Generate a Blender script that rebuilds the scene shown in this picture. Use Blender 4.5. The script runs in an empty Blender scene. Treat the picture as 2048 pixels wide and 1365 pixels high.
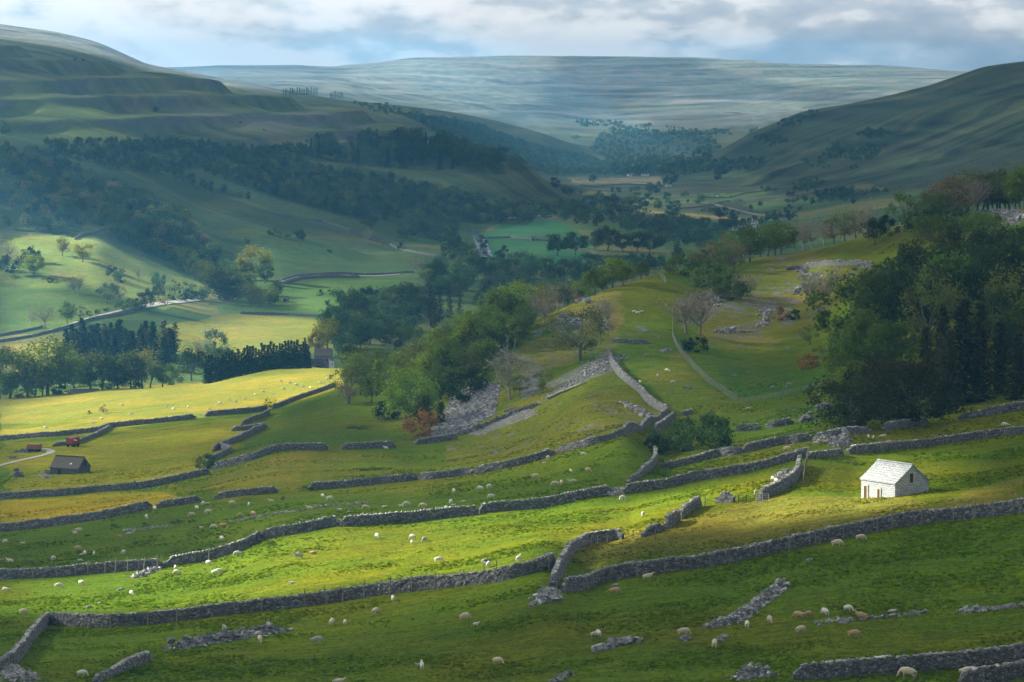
import bpy, bmesh, math, random
import numpy as np
from mathutils import Vector, Matrix

# ------------------------------------------------------------------ scene, camera, sky, sun
SC = bpy.context.scene
COL = SC.collection
F = 5807.0                      # focal length in photograph pixels (2048 wide)
TILT = math.atan((682.5 - 190.0) / F)
CT, ST = math.cos(TILT), math.sin(TILT)
cam_data = bpy.data.cameras.new("camera")
cam_data.sensor_width = 36.0
cam_data.lens = 36.0 * F / 2048.0
cam_data.clip_start = 1.0
cam_data.clip_end = 60000.0
cam = bpy.data.objects.new("camera", cam_data)
cam.rotation_euler = (math.radians(90) - TILT, 0, 0)
COL.objects.link(cam)
SC.camera = cam

SUN_EL, SUN_AZ = math.radians(25), math.radians(63)     # azimuth: left of the view direction
SUN = np.array([-math.cos(SUN_EL) * math.sin(SUN_AZ), math.cos(SUN_EL) * math.cos(SUN_AZ), math.sin(SUN_EL)])
sd = bpy.data.lights.new("sun", 'SUN')
sd.energy = 5.0
sd.angle = math.radians(0.5)
sd.color = (1.0, 0.94, 0.76)
so = bpy.data.objects.new("sun", sd)
so.rotation_euler = Vector(SUN).to_track_quat('Z', 'Y').to_euler()
COL.objects.link(so)

W = bpy.data.worlds.new("World")
SC.world = W
W.use_nodes = True
nt = W.node_tree
for n in list(nt.nodes): nt.nodes.remove(n)
def N(tree, typ, **kw):
    n = tree.nodes.new(typ)
    for k, v in kw.items():
        if k.startswith('i_'):
            key = k[2:]
            n.inputs[int(key) if key.isdigit() else key.replace('_', ' ')].default_value = v
        else: setattr(n, k, v)
    return n
def L(tree, a, b): tree.links.new(a, b)
def ramp(tree, pts, fac=None):
    r = N(tree, 'ShaderNodeValToRGB')
    e = r.color_ramp.elements
    while len(e) < len(pts): e.new(0.5)
    for el, (p, c) in zip(e, pts):
        el.position = p
        el.color = (c, c, c, 1) if not isinstance(c, (tuple, list)) else (c[0], c[1], c[2], 1)
    if fac is not None: L(tree, fac, r.inputs[0])
    return r
sky = N(nt, 'ShaderNodeTexSky', sky_type='NISHITA', sun_disc=False, sun_elevation=SUN_EL, sun_rotation=-SUN_AZ, altitude=300)
try: sky.dust_density = 2.0
except Exception: pass
tc = N(nt, 'ShaderNodeTexCoord')
mp = N(nt, 'ShaderNodeMapping'); mp.inputs['Scale'].default_value = (46, 46, 115); mp.inputs['Location'].default_value = (3.1, 0.4, 0.7)
L(nt, tc.outputs['Generated'], mp.inputs[0])
cn = N(nt, 'ShaderNodeTexNoise', i_Scale=1.0, i_Detail=10.0, i_Roughness=0.52, i_Distortion=0.1)
L(nt, mp.outputs[0], cn.inputs['Vector'])
mp2 = N(nt, 'ShaderNodeMapping'); mp2.inputs['Scale'].default_value = (9, 9, 42); mp2.inputs['Location'].default_value = (1.3, 2.2, 0.15)
L(nt, tc.outputs['Generated'], mp2.inputs[0])
cn2 = N(nt, 'ShaderNodeTexNoise', i_Scale=1.0, i_Detail=5.0, i_Roughness=0.5)
L(nt, mp2.outputs[0], cn2.inputs['Vector'])
# cloud body: grey undersides to white lit tops
body = ramp(nt, [(0.36, (1.95, 2.4, 2.95)), (0.45, (2.4, 2.8, 3.25)), (0.51, (3.0, 3.25, 3.5)), (0.55, (3.9, 4.05, 4.15)), (0.61, (4.7, 4.7, 4.7))])
mixv = N(nt, 'ShaderNodeMath', operation='MULTIPLY_ADD'); mixv.inputs[1].default_value = 0.55
hv = N(nt, 'ShaderNodeMath', operation='MULTIPLY'); hv.inputs[1].default_value = 0.45
L(nt, cn2.outputs['Fac'], hv.inputs[0])
L(nt, cn.outputs['Fac'], mixv.inputs[0]); L(nt, hv.outputs[0], mixv.inputs[2])
# the cloud bank thins towards the sun, on the left of the valley
sep = N(nt, 'ShaderNodeSeparateXYZ'); L(nt, tc.outputs['Generated'], sep.inputs[0])
sidemr = N(nt, 'ShaderNodeMapRange'); sidemr.inputs[1].default_value = -0.20; sidemr.inputs[2].default_value = 0.18
sidemr.inputs[3].default_value = 0.15; sidemr.inputs[4].default_value = -0.03
L(nt, sep.outputs['X'], sidemr.inputs[0])
addx = N(nt, 'ShaderNodeMath', operation='ADD'); L(nt, mixv.outputs[0], addx.inputs[0]); L(nt, sidemr.outputs[0], addx.inputs[1])
L(nt, addx.outputs[0], body.inputs[0])
cover = ramp(nt, [(0.25, 0.9), (0.5, 1.0)], addx.outputs[0])
mixc = N(nt, 'ShaderNodeMixRGB'); L(nt, cover.outputs[0], mixc.inputs[0]); L(nt, sky.outputs[0], mixc.inputs[1]); L(nt, body.outputs[0], mixc.inputs[2])
bg = N(nt, 'ShaderNodeBackground', i_Strength=0.088)
L(nt, mixc.outputs[0], bg.inputs[0])
wo = N(nt, 'ShaderNodeOutputWorld'); L(nt, bg.outputs[0], wo.inputs[0])

SC.view_settings.view_transform = 'Standard'
SC.view_settings.look = 'None'
SC.view_settings.exposure = 1.93
SC.view_settings.gamma = 1.0
SC.render.engine = 'CYCLES'
cy = SC.cycles
cy.use_denoising = True
try: cy.denoiser = 'OPENIMAGEDENOISE'
except Exception: pass
cy.max_bounces = 6; cy.diffuse_bounces = 3; cy.glossy_bounces = 1; cy.transmission_bounces = 2
cy.volume_bounces = 0; cy.transparent_max_bounces = 12
cy.caustics_reflective = False; cy.caustics_refractive = False
cy.use_adaptive_sampling = False
cy.sample_clamp_indirect = 4.0

# ------------------------------------------------------------------ small helpers
rng = np.random.default_rng(7)
random.seed(7)
def hash2(ix, iy, seed):
    h = (ix.astype(np.int64) * 374761393 + iy.astype(np.int64) * 668265263 + seed * 1442695041) & 0x7fffffff
    h = ((h ^ (h >> 13)) * 1274126177) & 0x7fffffff
    h = (h ^ (h >> 16)) & 0xffff
    return h / 65535.0
def vnoise(x, y, seed=0):
    x = np.asarray(x, float); y = np.asarray(y, float)
    xi = np.floor(x); yi = np.floor(y)
    fx = x - xi; fy = y - yi
    fx = fx * fx * fx * (fx * (fx * 6 - 15) + 10); fy = fy * fy * fy * (fy * (fy * 6 - 15) + 10)
    a = hash2(xi, yi, seed); b = hash2(xi + 1, yi, seed); c = hash2(xi, yi + 1, seed); d = hash2(xi + 1, yi + 1, seed)
    return (a + (b - a) * fx) * (1 - fy) + (c + (d - c) * fx) * fy
def fbm(x, y, seed=0, oct=4):
    v = 0; a = 0.5; t = 0
    for i in range(oct):
        v = v + a * vnoise(x, y, seed + i * 17); t += a
        x = np.asarray(x) * 2.03 + 5.3; y = np.asarray(y) * 2.03 + 1.7; a *= 0.5
    return v / t
def sstep(a, b, x): 
    t = np.clip((np.asarray(x, float) - a) / (b - a), 0, 1); return t * t * (3 - 2 * t)

# pixel (in the 2048 x 1365 photograph) -> s = x/y and m = z/y of the viewing ray, and back
def ray(px, py):
    a = (np.asarray(px, float) - 1024) / F; b = (682.5 - np.asarray(py, float)) / F
    dy = CT + b * ST
    return a / dy, (-ST + b * CT) / dy
def proj(x, y, z):
    d = y * CT - z * ST
    u = y * ST + z * CT
    return 1024 + F * x / d, 682.5 - F * u / d

# ------------------------------------------------------------------ the lie of the land
# each column of the valley is a list of knots  distance:row  or  distance@height(relative to the viewpoint)
LAND = {
-800: "130@-50 262@-60 325@-67 388@-80 468@-87 555@-92 710@-99 845@-102 1030@-104 1200@-100 1350@-80 1500@-55 1900@10 2400@60 2900@110 3300@120 4000@140 5000@160 5600@140 7000@60 10000@80 10500@0",
0: "130@-44 262:1365 325:1262 392:1160 470:1067 560:1000 715:883 850:828 1030:760 1240:680 1400:600 1560:500 1950:300 2450:190 2950:88 3300@50 4000:75 5000:52 5600@100 7000@0 10000:137 10500@0",
110: "130@-43.5 260:1365 325:1257 392:1154 472:1053 562:992 717:872 855:815 1030:752 1250:668 1405:596 1580:490 1970:315 2470:203 2980:107 3350@42 4050:90 5050:66 5700@80 7000@0 10000:137 10500@0",
200: "130@-43 258:1365 325:1255 393:1146 474:1038 565:983 720:862 860:800 1030:745 1270:655 1420:590 1600:480 2000:330 2500:215 3000:122 3400@28 4100:108 5100:86 5800@50 7200@0 10000:137 10500@0",
300: "130@-42.5 257:1365 325:1245 394:1136 475:1018 568:973 726:850 868:788 1050:745 1300:652 1480:580 1700:470 2120:330 2580:222 3050:137 3430@12 4150:138 5150:131 5900@20 7300@0 10000:137 10500@0",
420: "130@-42 255:1365 325:1230 396:1119 478:1004 573:948 735:835 880:775 1080:745 1350:650 1580:570 1850:460 2300:330 2700:230 3100:156 3450@-5 4200:166 5200:152 6000@0 7500:152 10000:133 10500@0",
470: "130@-41.7 254:1365 325:1226 397:1103 479:994 578:928 738:833 884:764 1090:733 1370:646 1595:567 1890:458 2340:330 2760:234 3130:170 3470@-15 4240:172 5200:162 6000@0 7500:155 10000:131 10500@0",
550: "130@-41 252:1365 325:1218 398:1075 480:985 585:901 742:830 890:748 1100:715 1400:640 1620:560 1950:455 2400:330 2850:240 3200:190 3500@-30 4300:190 5200:177 6000@-10 7500:160 10000:131 10500@0",
680: "130@-40 250:1365 325:1200 400:1050 482:976 600:897 735:800 880:738 1120@-106 1450:620 1700:550 2050:450 2500:330 2900:250 3250:212 3600@-40 4400:212 5100:201 6000@-40 7500:165 9800:134 10500@0",
760: "130@-39.5 248:1365 322:1191 401:1047 482:969 606:893 705:815 800:745 1130@-107 1530:595 1880:520 2180:435 2525:340 2880:268 3250:229 3700@-60 4500:228 5050:207 6100@-55 7300:185 9600:122 10500@40",
830: "130@-39 247:1365 320:1182 401:1044 482:962 612:889 680:820 720:745 1150@-107 1600:570 2050:490 2300:420 2550:350 2850:290 3250:260 3800@-80 4600:245 5000:214 6200@-70 7200:198 9500:116 10500@60",
920: "130@-38.5 246:1365 317:1171 402:1034 481:952 612:878 667:800 706:718 1150@-107.5 1680:560 2150:480 2400:422 2620:355 2870:293 3250@-66 3800@-98 4550:278 5050:226 6250@-85 7250:206 9500:114 10500@60",
1000: "130@-38 245:1365 315:1160 402:1024 479:938 608:868 655:780 695:690 1150@-108 1750:550 2250:470 2500:425 2700:360 2900:299 3100@-62 3800@-105 4500:300 5100:243 6300@-95 7300:215 9500:112 10500@60",
1035: "130@-38 244:1365 313:1152 403:1020 478:930 606:858 657:765 703:671 1150@-108 1770:546 2270:468 2550:428 2740:378 2920:306 3140@-85 3800@-107 4550:306 5080:253 6300@-100 7300:218 9500:112 10500@60",
1090: "130@-38 243:1365 310:1145 404:1015 476:918 600:845 660:745 715:645 1150@-109 1800:540 2300:465 2600:430 2800:400 2950:368 3200@-104 3800@-109 4600:315 5050:270 6300@-105 7300:220 9500:112 10500@60",
1180: "130@-38 242:1365 305:1172 405:996 472:893 590:800 670:710 745:603 1150@-109 1900:530 2350:460 2700:425 3000:400 3300:378 3800:354 4300:341 4900:322 5300:303 6300@-113 7400:230 9500:112 10500@60",
1250: "130@-37.5 241:1365 304:1158 406:987 467:875 577:815 680:695 790:575 1170@-109 1950:522 2420:458 2770:423 3100:398 3450:372 3900:352 4400:338 4950:322 5450:312 6350@-114 7500:228 9500:112 10500@60",
1330: "130@-37 240:1365 305:1145 408:976 460:930 560:838 690:680 840:548 1200@-109 2000:515 2500:455 2850:420 3200:395 3600:365 4000:350 4500:335 5000:322 5600:310 6400:294 7600:225 9500:115 10500@60",
1430: "130@-36.5 239:1365 307:1130 409:955 450:915 540:860 690:690 880:540 1250@-109 2100:505 2600:450 3000:410 3400:375 3900:343 4300:326 4600:315 4720:308 5400@-110 6500@-118 7700:220 9500:119 10500@60",
1500: "130@-36 238:1365 310:1118 411:940 450:902 540:858 720:670 900:520 1300@-108 2200:490 2700:440 3050:405 3450:365 3900:325 4300:300 4550:280 4750:268 5500@-110 6500@-115 7700:220 9500:122 10500@60",
1600: "130@-35.5 237:1365 312:1096 410:917 455:886 545:835 740:650 910:505 1350@-107 2300:475 2750:430 3050:395 3450:345 3900:295 4200:265 4500:240 4750:226 5500@-100 6500@-110 7700:215 9500:128 10500@60",
1700: "130@-35 236:1365 315:1074 425:908 450:868 530:830 640:690 880:482 1350@-106 2400:450 2750:410 3100:370 3500:320 3850:275 4150:240 4500:218 4850:206 5500@-60 6500@-100 7700:210 9500:132 10500@60",
1850: "130@-34 236:1365 316:1048 440:893 470:852 520:805 600:690 820:445 1350@-103 2400:425 2700:395 3050:350 3450:290 3750:245 3950:212 4200@-25 5000:171 5700@0 6600@-60 7800:200 9500:138 10500@60",
1960: "130@-33.5 236:1365 314:1037 440:880 470:836 515:797 590:685 790:430 1350@-100 2400:415 2680:382 3000:328 3380:265 3680:222 3900:195 4150@-18 5000:134 5700@20 6600@-30 7800@0 9500:145 10500@60",
2048: "130@-33 236:1365 312:1026 440:867 470:822 510:790 580:680 760:420 1350@-98 2400:405 2650:370 2950:310 3300:245 3600:205 3850:182 4100@-10 5000:125 5700@30 6600@0 7800@60 9500:150 10500@60",
2900: "130@-25 236@-40 312@-36 440@-42 470@-42 510@-42 580@-25 760@15 1350@-60 2400@-40 2650@-10 2950@30 3300@70 3600@100 3850@120 4100@110 5000@150 5700@120 6600@80 7800@90 9500@100 10500@60",
}
_s, _Y, _M = [], [], []
for px_, txt in sorted(LAND.items()):
    Ys, Ms = [], []
    for tok in txt.split():
        if ':' in tok:
            d, r = tok.split(':'); d = float(d); m = float(ray(px_, float(r))[1])
        else:
            d, zz = tok.split('@'); d = float(d); m = float(zz) / d
        Ys.append(d); Ms.append(m)
    assert len(Ys) == 22, (px_, len(Ys))
    assert all(b > a for a, b in zip(Ys, Ys[1:])), px_
    _s.append((px_ - 1024) / F / CT); _Y.append(Ys); _M.append(Ms)
_s = np.array(_s); _Y = np.array(_Y); _M = np.array(_M)
_fs = np.linspace(_s[0], _s[-1], 2400)
def _sm(tab):          # resample the columns finely and round the joints
    out = np.stack([np.interp(_fs, _s, tab[:, k]) for k in range(tab.shape[1])], 1)
    ker = np.hanning(47); ker /= ker.sum()
    pad = np.pad(out, ((23, 23), (0, 0)), mode='edge')
    return np.stack([np.convolve(pad[:, k], ker, 'valid') for k in range(out.shape[1])], 1)
_FY, _FM = _sm(_Y), _sm(_M)
def knots(s):
    s = np.clip(np.asarray(s, float), _fs[0], _fs[-1])
    f = (s - _fs[0]) / (_fs[1] - _fs[0]); i = np.clip(np.floor(f).astype(int), 0, len(_fs) - 2); t = (f - i)[..., None]
    Yk = _FY[i] * (1 - t) + _FY[i + 1] * t
    Mk = _FM[i] * (1 - t) + _FM[i + 1] * t
    return Yk, Mk * Yk
def slopes(Yk, Zk):    # monotone cubic tangents
    h = np.diff(Yk, axis=-1); dl = np.diff(Zk, axis=-1) / h
    d = np.zeros_like(Yk)
    w1 = 2 * h[..., 1:] + h[..., :-1]; w2 = h[..., 1:] + 2 * h[..., :-1]
    ok = dl[..., 1:] * dl[..., :-1] > 0
    with np.errstate(divide='ignore', invalid='ignore'):
        hm = (w1 + w2) / (w1 / dl[..., :-1] + w2 / dl[..., 1:])
    d[..., 1:-1] = np.where(ok, hm, 0)
    d[..., 0] = dl[..., 0]; d[..., -1] = dl[..., -1]
    return d
def base_z(s, Y):      # s: (n,), Y: (n, m) -> smooth height and knot coordinate
    Yk, Zk = knots(s); D = slopes(Yk, Zk)
    idx = np.zeros(Y.shape, int)
    for k in range(1, 21): idx += (Y >= Yk[:, k:k + 1])
    g = lambda A, j: np.take_along_axis(A, j, 1)
    y0 = g(Yk, idx); y1 = g(Yk, idx + 1); h = y1 - y0
    t = np.clip((Y - y0) / h, -0.5, 1.0)
    z0 = g(Zk, idx); z1 = g(Zk, idx + 1); d0 = g(D, idx); d1 = g(D, idx + 1)
    t2 = t * t; t3 = t2 * t
    z = (2 * t3 - 3 * t2 + 1) * z0 + (t3 - 2 * t2 + t) * h * d0 + (-2 * t3 + 3 * t2) * z1 + (t3 - t2) * h * d1
    return z, idx + t
def detail(x, Y, z, kc):
    dz = 0
    for i, lam in enumerate((9., 27., 80., 250., 800.)):
        amp = 0.011 * lam * np.clip(Y / (lam * 25), 0, 1)
        if lam < 30: amp = amp * (Y < 2600)
        dz = dz + amp * (vnoise(x / lam + i * 7.1, Y / lam + 3.3, 11 + i) - 0.5) * 2
    z = z + dz
    s = x / Y
    # limestone terraces on the left hill, softer ones on the far fells
    left = sstep(0.008, -0.012, s)
    tm = left * (.35 + .65 * sstep(.3, .5, fbm(x / 90., Y / 240., 57, 3))) * sstep(11.9, 12.6, kc) * sstep(15.0, 14.4, kc)
    far = sstep(18.6, 19.2, kc) * sstep(20.6, 20.2, kc)
    zn = z + 16 * (fbm(x / 210., Y / 420., 51, 3) - 0.5)
    def ter(p, lo):
        q = zn / p; f = q - np.floor(q)
        return p * (np.floor(q) + sstep(lo, 1.0, f)) - zn, sstep(lo + .05, lo + .2, f) * sstep(1.0, 0.9, f)
    t1, r1 = ter(17.0, 0.70)
    t2, r2 = ter(24.0, 0.4)
    z = z + t1 * tm * 0.85 + t2 * far * 0.5
    # gullies running down the right-hand hill
    gr = sstep(1380, 1500, 1024 + F * s) * sstep(9.8, 10.8, kc) * sstep(14.6, 13.5, kc)
    ax = x * 0.75 + Y * 0.66
    z = z - gr * 9.0 * sstep(0.45, 0.15, np.abs(vnoise(ax / 95., (Y * .75 - x * .66) / 900., 77) - 0.5) * 2)
    gl = left * sstep(10.0, 10.8, kc) * sstep(12.8, 12.0, kc)
    ay = Y * 0.80 + x * 0.60
    z = z - gl * 7.5 * sstep(0.5, 0.1, np.abs(vnoise(ay / 120., (x * .8 - Y * .6) / 700., 79) - 0.5) * 2)
    return z, r1 * tm
def land(x, y):        # height at world points (1-d arrays)
    x = np.atleast_1d(np.asarray(x, float)); y = np.atleast_1d(np.asarray(y, float))
    z, kc = base_z(x / y, y[:, None])
    return detail(x, y, z[:, 0], kc[:, 0])[0]
def hit(px, py, ymin=140., ymax=13500.):   # where the viewing ray of a photograph pixel meets the land
    px = np.atleast_1d(np.asarray(px, float)); py = np.atleast_1d(np.asarray(py, float))
    out = np.zeros((len(px), 3))
    Yg = np.geomspace(ymin, ymax, 900)
    for a in range(0, len(px), 400):
        s, m = ray(px[a:a + 400], py[a:a + 400])
        Y = np.repeat(Yg[None], len(s), 0)
        z, kc = base_z(s, Y)
        z, _ = detail(s[:, None] * Y, Y, z, kc)
        d = z - m[:, None] * Y
        hitm = d >= 0
        j = np.argmax(hitm, 1); none = ~hitm.any(1)
        if none.any():          # ray over the skyline: take the nearest approach
            j[none] = np.argmax((d / Y)[none], 1)
        j = np.clip(j, 1, len(Yg) - 1)
        r = np.arange(len(s))
        d0, d1 = d[r, j - 1], d[r, j]
        t = np.where(none, 1.0, np.clip(-d0 / np.where(np.abs(d1 - d0) < 1e-9, 1, d1 - d0), 0, 1))
        yy = Yg[j - 1] + t * (Yg[j] - Yg[j - 1])
        xx = s * yy
        out[a:a + 400] = np.stack([xx, yy, land(xx, yy)], 1)
    return out
def hit1(px, py, ymin=140.): return hit([px], [py], ymin)[0]

def inpoly(px, py, poly):
    poly = np.asarray(poly, float); x0, y0 = poly[:, 0], poly[:, 1]; x1, y1 = np.roll(x0, -1), np.roll(y0, -1)
    r = np.zeros(np.shape(px), bool)
    for a, b, c, d in zip(x0, y0, x1, y1):
        if b == d: continue
        r ^= ((b > py) != (d > py)) & (px < (c - a) * (py - b) / (d - b) + a)
    return r
def P(t):              # "x,y x,y ..." -> list of points
    return [tuple(float(v) for v in q.split(',')) for q in t.split()]

# ------------------------------------------------------------------ mesh and material helpers
def mesh(name, V, Q=None, T=None, mat=None, smooth=False, col=None, attr=None):
    me = bpy.data.meshes.new(name)
    V = np.asarray(V, np.float32).reshape(-1, 3)
    Q = np.zeros((0, 4), np.int32) if Q is None else np.asarray(Q, np.int32).reshape(-1, 4)
    T = np.zeros((0, 3), np.int32) if T is None else np.asarray(T, np.int32).reshape(-1, 3)
    me.vertices.add(len(V)); me.vertices.foreach_set('co', V.ravel())
    nl = Q.size + T.size
    me.loops.add(nl); me.polygons.add(len(Q) + len(T))
    me.loops.foreach_set('vertex_index', np.concatenate([Q.ravel(), T.ravel()]))
    me.polygons.foreach_set('loop_start', np.concatenate([np.arange(len(Q)) * 4, Q.size + np.arange(len(T)) * 3]).astype(np.int32))
    me.polygons.foreach_set('use_smooth', np.full(len(Q) + len(T), smooth, bool))
    if col is not None:
        a = me.color_attributes.new('Col', 'FLOAT_COLOR', 'POINT')
        c = np.ones((len(V), 4), np.float32); c[:, :3] = col
        a.data.foreach_set('color', c.ravel())
    for k, v in (attr or {}).items():
        a = me.attributes.new(k, 'FLOAT', 'POINT'); a.data.foreach_set('value', np.asarray(v, np.float32))
    me.update(calc_edges=True)
    if mat is not None: me.materials.append(mat)
    return me
def obj(name, me, parent=None, loc=None, label=None, cat=None, group=None, kind=None):
    o = bpy.data.objects.new(name, me); COL.objects.link(o)
    if parent is not None: o.parent = parent
    if loc is not None: o.location = loc
    if label: o['label'] = label
    if cat: o['category'] = cat
    if group: o['group'] = group
    if kind or cat: o['kind'] = kind or 'thing'
    return o
def grid_faces(nr, nc):
    i = np.arange((nr - 1) * (nc - 1)); r = i // (nc - 1); c = i % (nc - 1)
    a = r * nc + c
    return np.stack([a, a + 1, a + nc + 1, a + nc], 1)
class MB:              # collects shapes for one mesh
    def __init__(s): s.V, s.Q, s.T, s.n = [], [], [], 0
    def add(s, V, Q=(), T=()):
        V = np.asarray(V, float).reshape(-1, 3)
        s.V.append(V)
        if len(Q): s.Q.append(np.asarray(Q, int) + s.n)
        if len(T): s.T.append(np.asarray(T, int) + s.n)
        s.n += len(V)
    def box(s, c, size, rz=0., jit=0., tilt=(0, 0)):
        v = np.array([[x, y, z] for z in (-.5, .5) for y in (-.5, .5) for x in (-.5, .5)]) * np.asarray(size)
        if jit: v = v + rng.uniform(-jit, jit, v.shape) * np.asarray(size)
        R = np.array(Matrix.Rotation(rz, 3, 'Z') @ Matrix.Rotation(tilt[0], 3, 'X') @ Matrix.Rotation(tilt[1], 3, 'Y'))
        s.add(v @ R.T + np.asarray(c), [(0, 2, 3, 1), (4, 5, 7, 6), (0, 1, 5, 4), (2, 6, 7, 3), (0, 4, 6, 2), (1, 3, 7, 5)])
    def tube(s, pts, rad, n=5):
        pts = np.asarray(pts, float); k = len(pts)
        ring = []
        for i in range(k):
            d = pts[min(i + 1, k - 1)] - pts[max(i - 1, 0)]; d = d / (np.linalg.norm(d) + 1e-9)
            u = np.cross(d, (0.31, 0.17, 0.93)); 
            if np.linalg.norm(u) < 1e-3: u = np.cross(d, (1, 0, 0))
            u /= np.linalg.norm(u); w = np.cross(d, u)
            a = np.arange(n) * 2 * math.pi / n
            ring.append(pts[i] + rad[i] * (np.cos(a)[:, None] * u + np.sin(a)[:, None] * w))
        V = np.concatenate(ring); Q = []
        for i in range(k - 1):
            for j in range(n):
                Q.append((i * n + j, i * n + (j + 1) % n, (i + 1) * n + (j + 1) % n, (i + 1) * n + j))
        s.add(V, Q, [((k - 1) * n, (k - 1) * n + j, (k - 1) * n + j + 1) for j in range(1, n - 1)])
    def done(s, name, mat=None, smooth=False):
        V = np.concatenate(s.V) if s.V else np.zeros((0, 3))
        return mesh(name, V, np.concatenate(s.Q) if s.Q else None, np.concatenate(s.T) if s.T else None, mat, smooth)

def material(name):
    m = bpy.data.materials.new(name); m.use_nodes = True
    t = m.node_tree
    for n in list(t.nodes): t.nodes.remove(n)
    out = N(t, 'ShaderNodeOutputMaterial')
    return m, t, out
def noise(t, scale, detail=4., rough=.55, vec=None, dist=0.):
    n = N(t, 'ShaderNodeTexNoise', i_Scale=scale, i_Detail=detail, i_Roughness=rough, i_Distortion=dist)
    if vec is not None: L(t, vec, n.inputs['Vector'])
    return n.outputs['Fac']
def mixrgb(t, fac, a, b, mode='MIX'):
    n = N(t, 'ShaderNodeMixRGB', blend_type=mode)
    for i, v in enumerate((fac, a, b)):
        if isinstance(v, (int, float)): n.inputs[i].default_value = v if i == 0 else (v, v, v, 1)
        elif isinstance(v, (tuple, list)): n.inputs[i].default_value = (*v[:3], 1)
        else: L(t, v, n.inputs[i])
    return n.outputs[0]
def scaled(t, scl, coord='Object'):
    c = N(t, 'ShaderNodeTexCoord'); m = N(t, 'ShaderNodeMapping'); m.inputs['Scale'].default_value = scl
    L(t, c.outputs[coord], m.inputs[0]); return m.outputs[0]
def simple(name, col, rough=.85, var=.35, scale=3., bump=0., coord='Object'):
    m, t, out = material(name)
    b = N(t, 'ShaderNodeBsdfPrincipled', i_Roughness=rough)
    v = scaled(t, (1, 1, 1), coord)
    f = noise(t, scale, 5, .6, v)
    r = ramp(t, [(0.25, tuple(c * (1 - var) for c in col)), (0.75, tuple(min(1, c * (1 + var)) for c in col))], f)
    L(t, r.outputs[0], b.inputs['Base Color'])
    if bump:
        bp = N(t, 'ShaderNodeBump', i_Strength=bump, i_Distance=.1); L(t, f, bp.inputs['Height']); L(t, bp.outputs[0], b.inputs['Normal'])
    L(t, b.outputs[0], out.inputs[0])
    return m
# ------------------------------------------------------------------ ground: one continuous sheet, cut in three where ridges hide the seam
GREEN = (.080, .127, .002); OLIVE = (.120, .124, .002); LUSH = (.045, .11, .010); YEL = (.185, .18, .004); DRY = (.20, .155, .04)
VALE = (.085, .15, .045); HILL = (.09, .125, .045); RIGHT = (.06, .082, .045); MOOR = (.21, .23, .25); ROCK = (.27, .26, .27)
SUBS = [22, 80, 80, 60, 55, 70, 90, 30, 60, 50, 60, 70, 70, 60, 16, 26, 34, 14, 28, 60, 6]
sc_ = np.concatenate([np.linspace(-.312, -.192, 36)[:-1], np.linspace(-.192, .192, 600), np.linspace(.192, .318, 36)[1:]])
Yk_, Zk_ = knots(sc_)
rows = []; rowk = []
for k in range(21):
    n = SUBS[k]
    for i in range(n + (1 if k == 20 else 0)):
        t = i / n; rows.append(Yk_[:, k] * (1 - t) + Yk_[:, k + 1] * t); rowk.append(k + t)
GY = np.array(rows)                       # (rows, cols)
rowk = np.array(rowk)
gz, gk = base_z(sc_, GY.T.copy())
gz = gz.T; gk = gk.T
GX = sc_[None] * GY
GZ, SCAR = detail(GX.ravel(), GY.ravel(), gz.ravel(), gk.ravel())
GK = gk.ravel(); X_ = GX.ravel(); Y_ = GY.ravel()
PX, PY = proj(X_, Y_, GZ)
def lerp(a, b, t): return a * (1 - t[:, None]) + np.asarray(b) * t[:, None]
n1 = fbm(X_ / 60, Y_ / 60, 5, 4); n2 = fbm(X_ / 18, Y_ / 24, 6, 3); n3 = fbm(X_ / 300, Y_ / 300, 8, 3); n4 = fbm(X_ / 900, Y_ / 260, 9, 4)
C = np.tile(np.array(GREEN), (len(X_), 1))
C = lerp(C, OLIVE, sstep(.42, .62, n1 * .6 + n2 * .4) * .7)
v = sstep(7.2, 7.9, GK); C = lerp(C, VALE, v)
hl = sstep(10.3, 11.3, GK); lf = sstep(.012, -.01, X_ / Y_)
C = lerp(C, HILL, hl * lf)
C = lerp(C, (.115, .13, .07), hl * lf * sstep(11.9, 12.5, GK) * sstep(.35, .6, n3))
C = lerp(C, (.06, .085, .035), hl * lf * sstep(12.3, 11.6, GK) * sstep(.4, .6, n3) * .8)
C = lerp(C, RIGHT, sstep(9.9, 10.8, GK) * (1 - lf))
C = lerp(C, (.085, .095, .05), sstep(9.9, 10.8, GK) * (1 - lf) * sstep(.46, .62, n4) * .8)
fr = sstep(15.2, 16.0, GK); C = lerp(C, (.10, .115, .055), fr)
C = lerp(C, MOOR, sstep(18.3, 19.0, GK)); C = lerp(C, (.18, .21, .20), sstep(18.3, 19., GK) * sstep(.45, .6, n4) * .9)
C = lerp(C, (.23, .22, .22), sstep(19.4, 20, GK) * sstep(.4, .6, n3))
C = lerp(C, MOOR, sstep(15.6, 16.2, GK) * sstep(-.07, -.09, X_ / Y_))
rockw = SCAR * sstep(.30, .45, fbm(X_ / 40, Y_ / 90, 21, 3)) * 1.0
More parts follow.
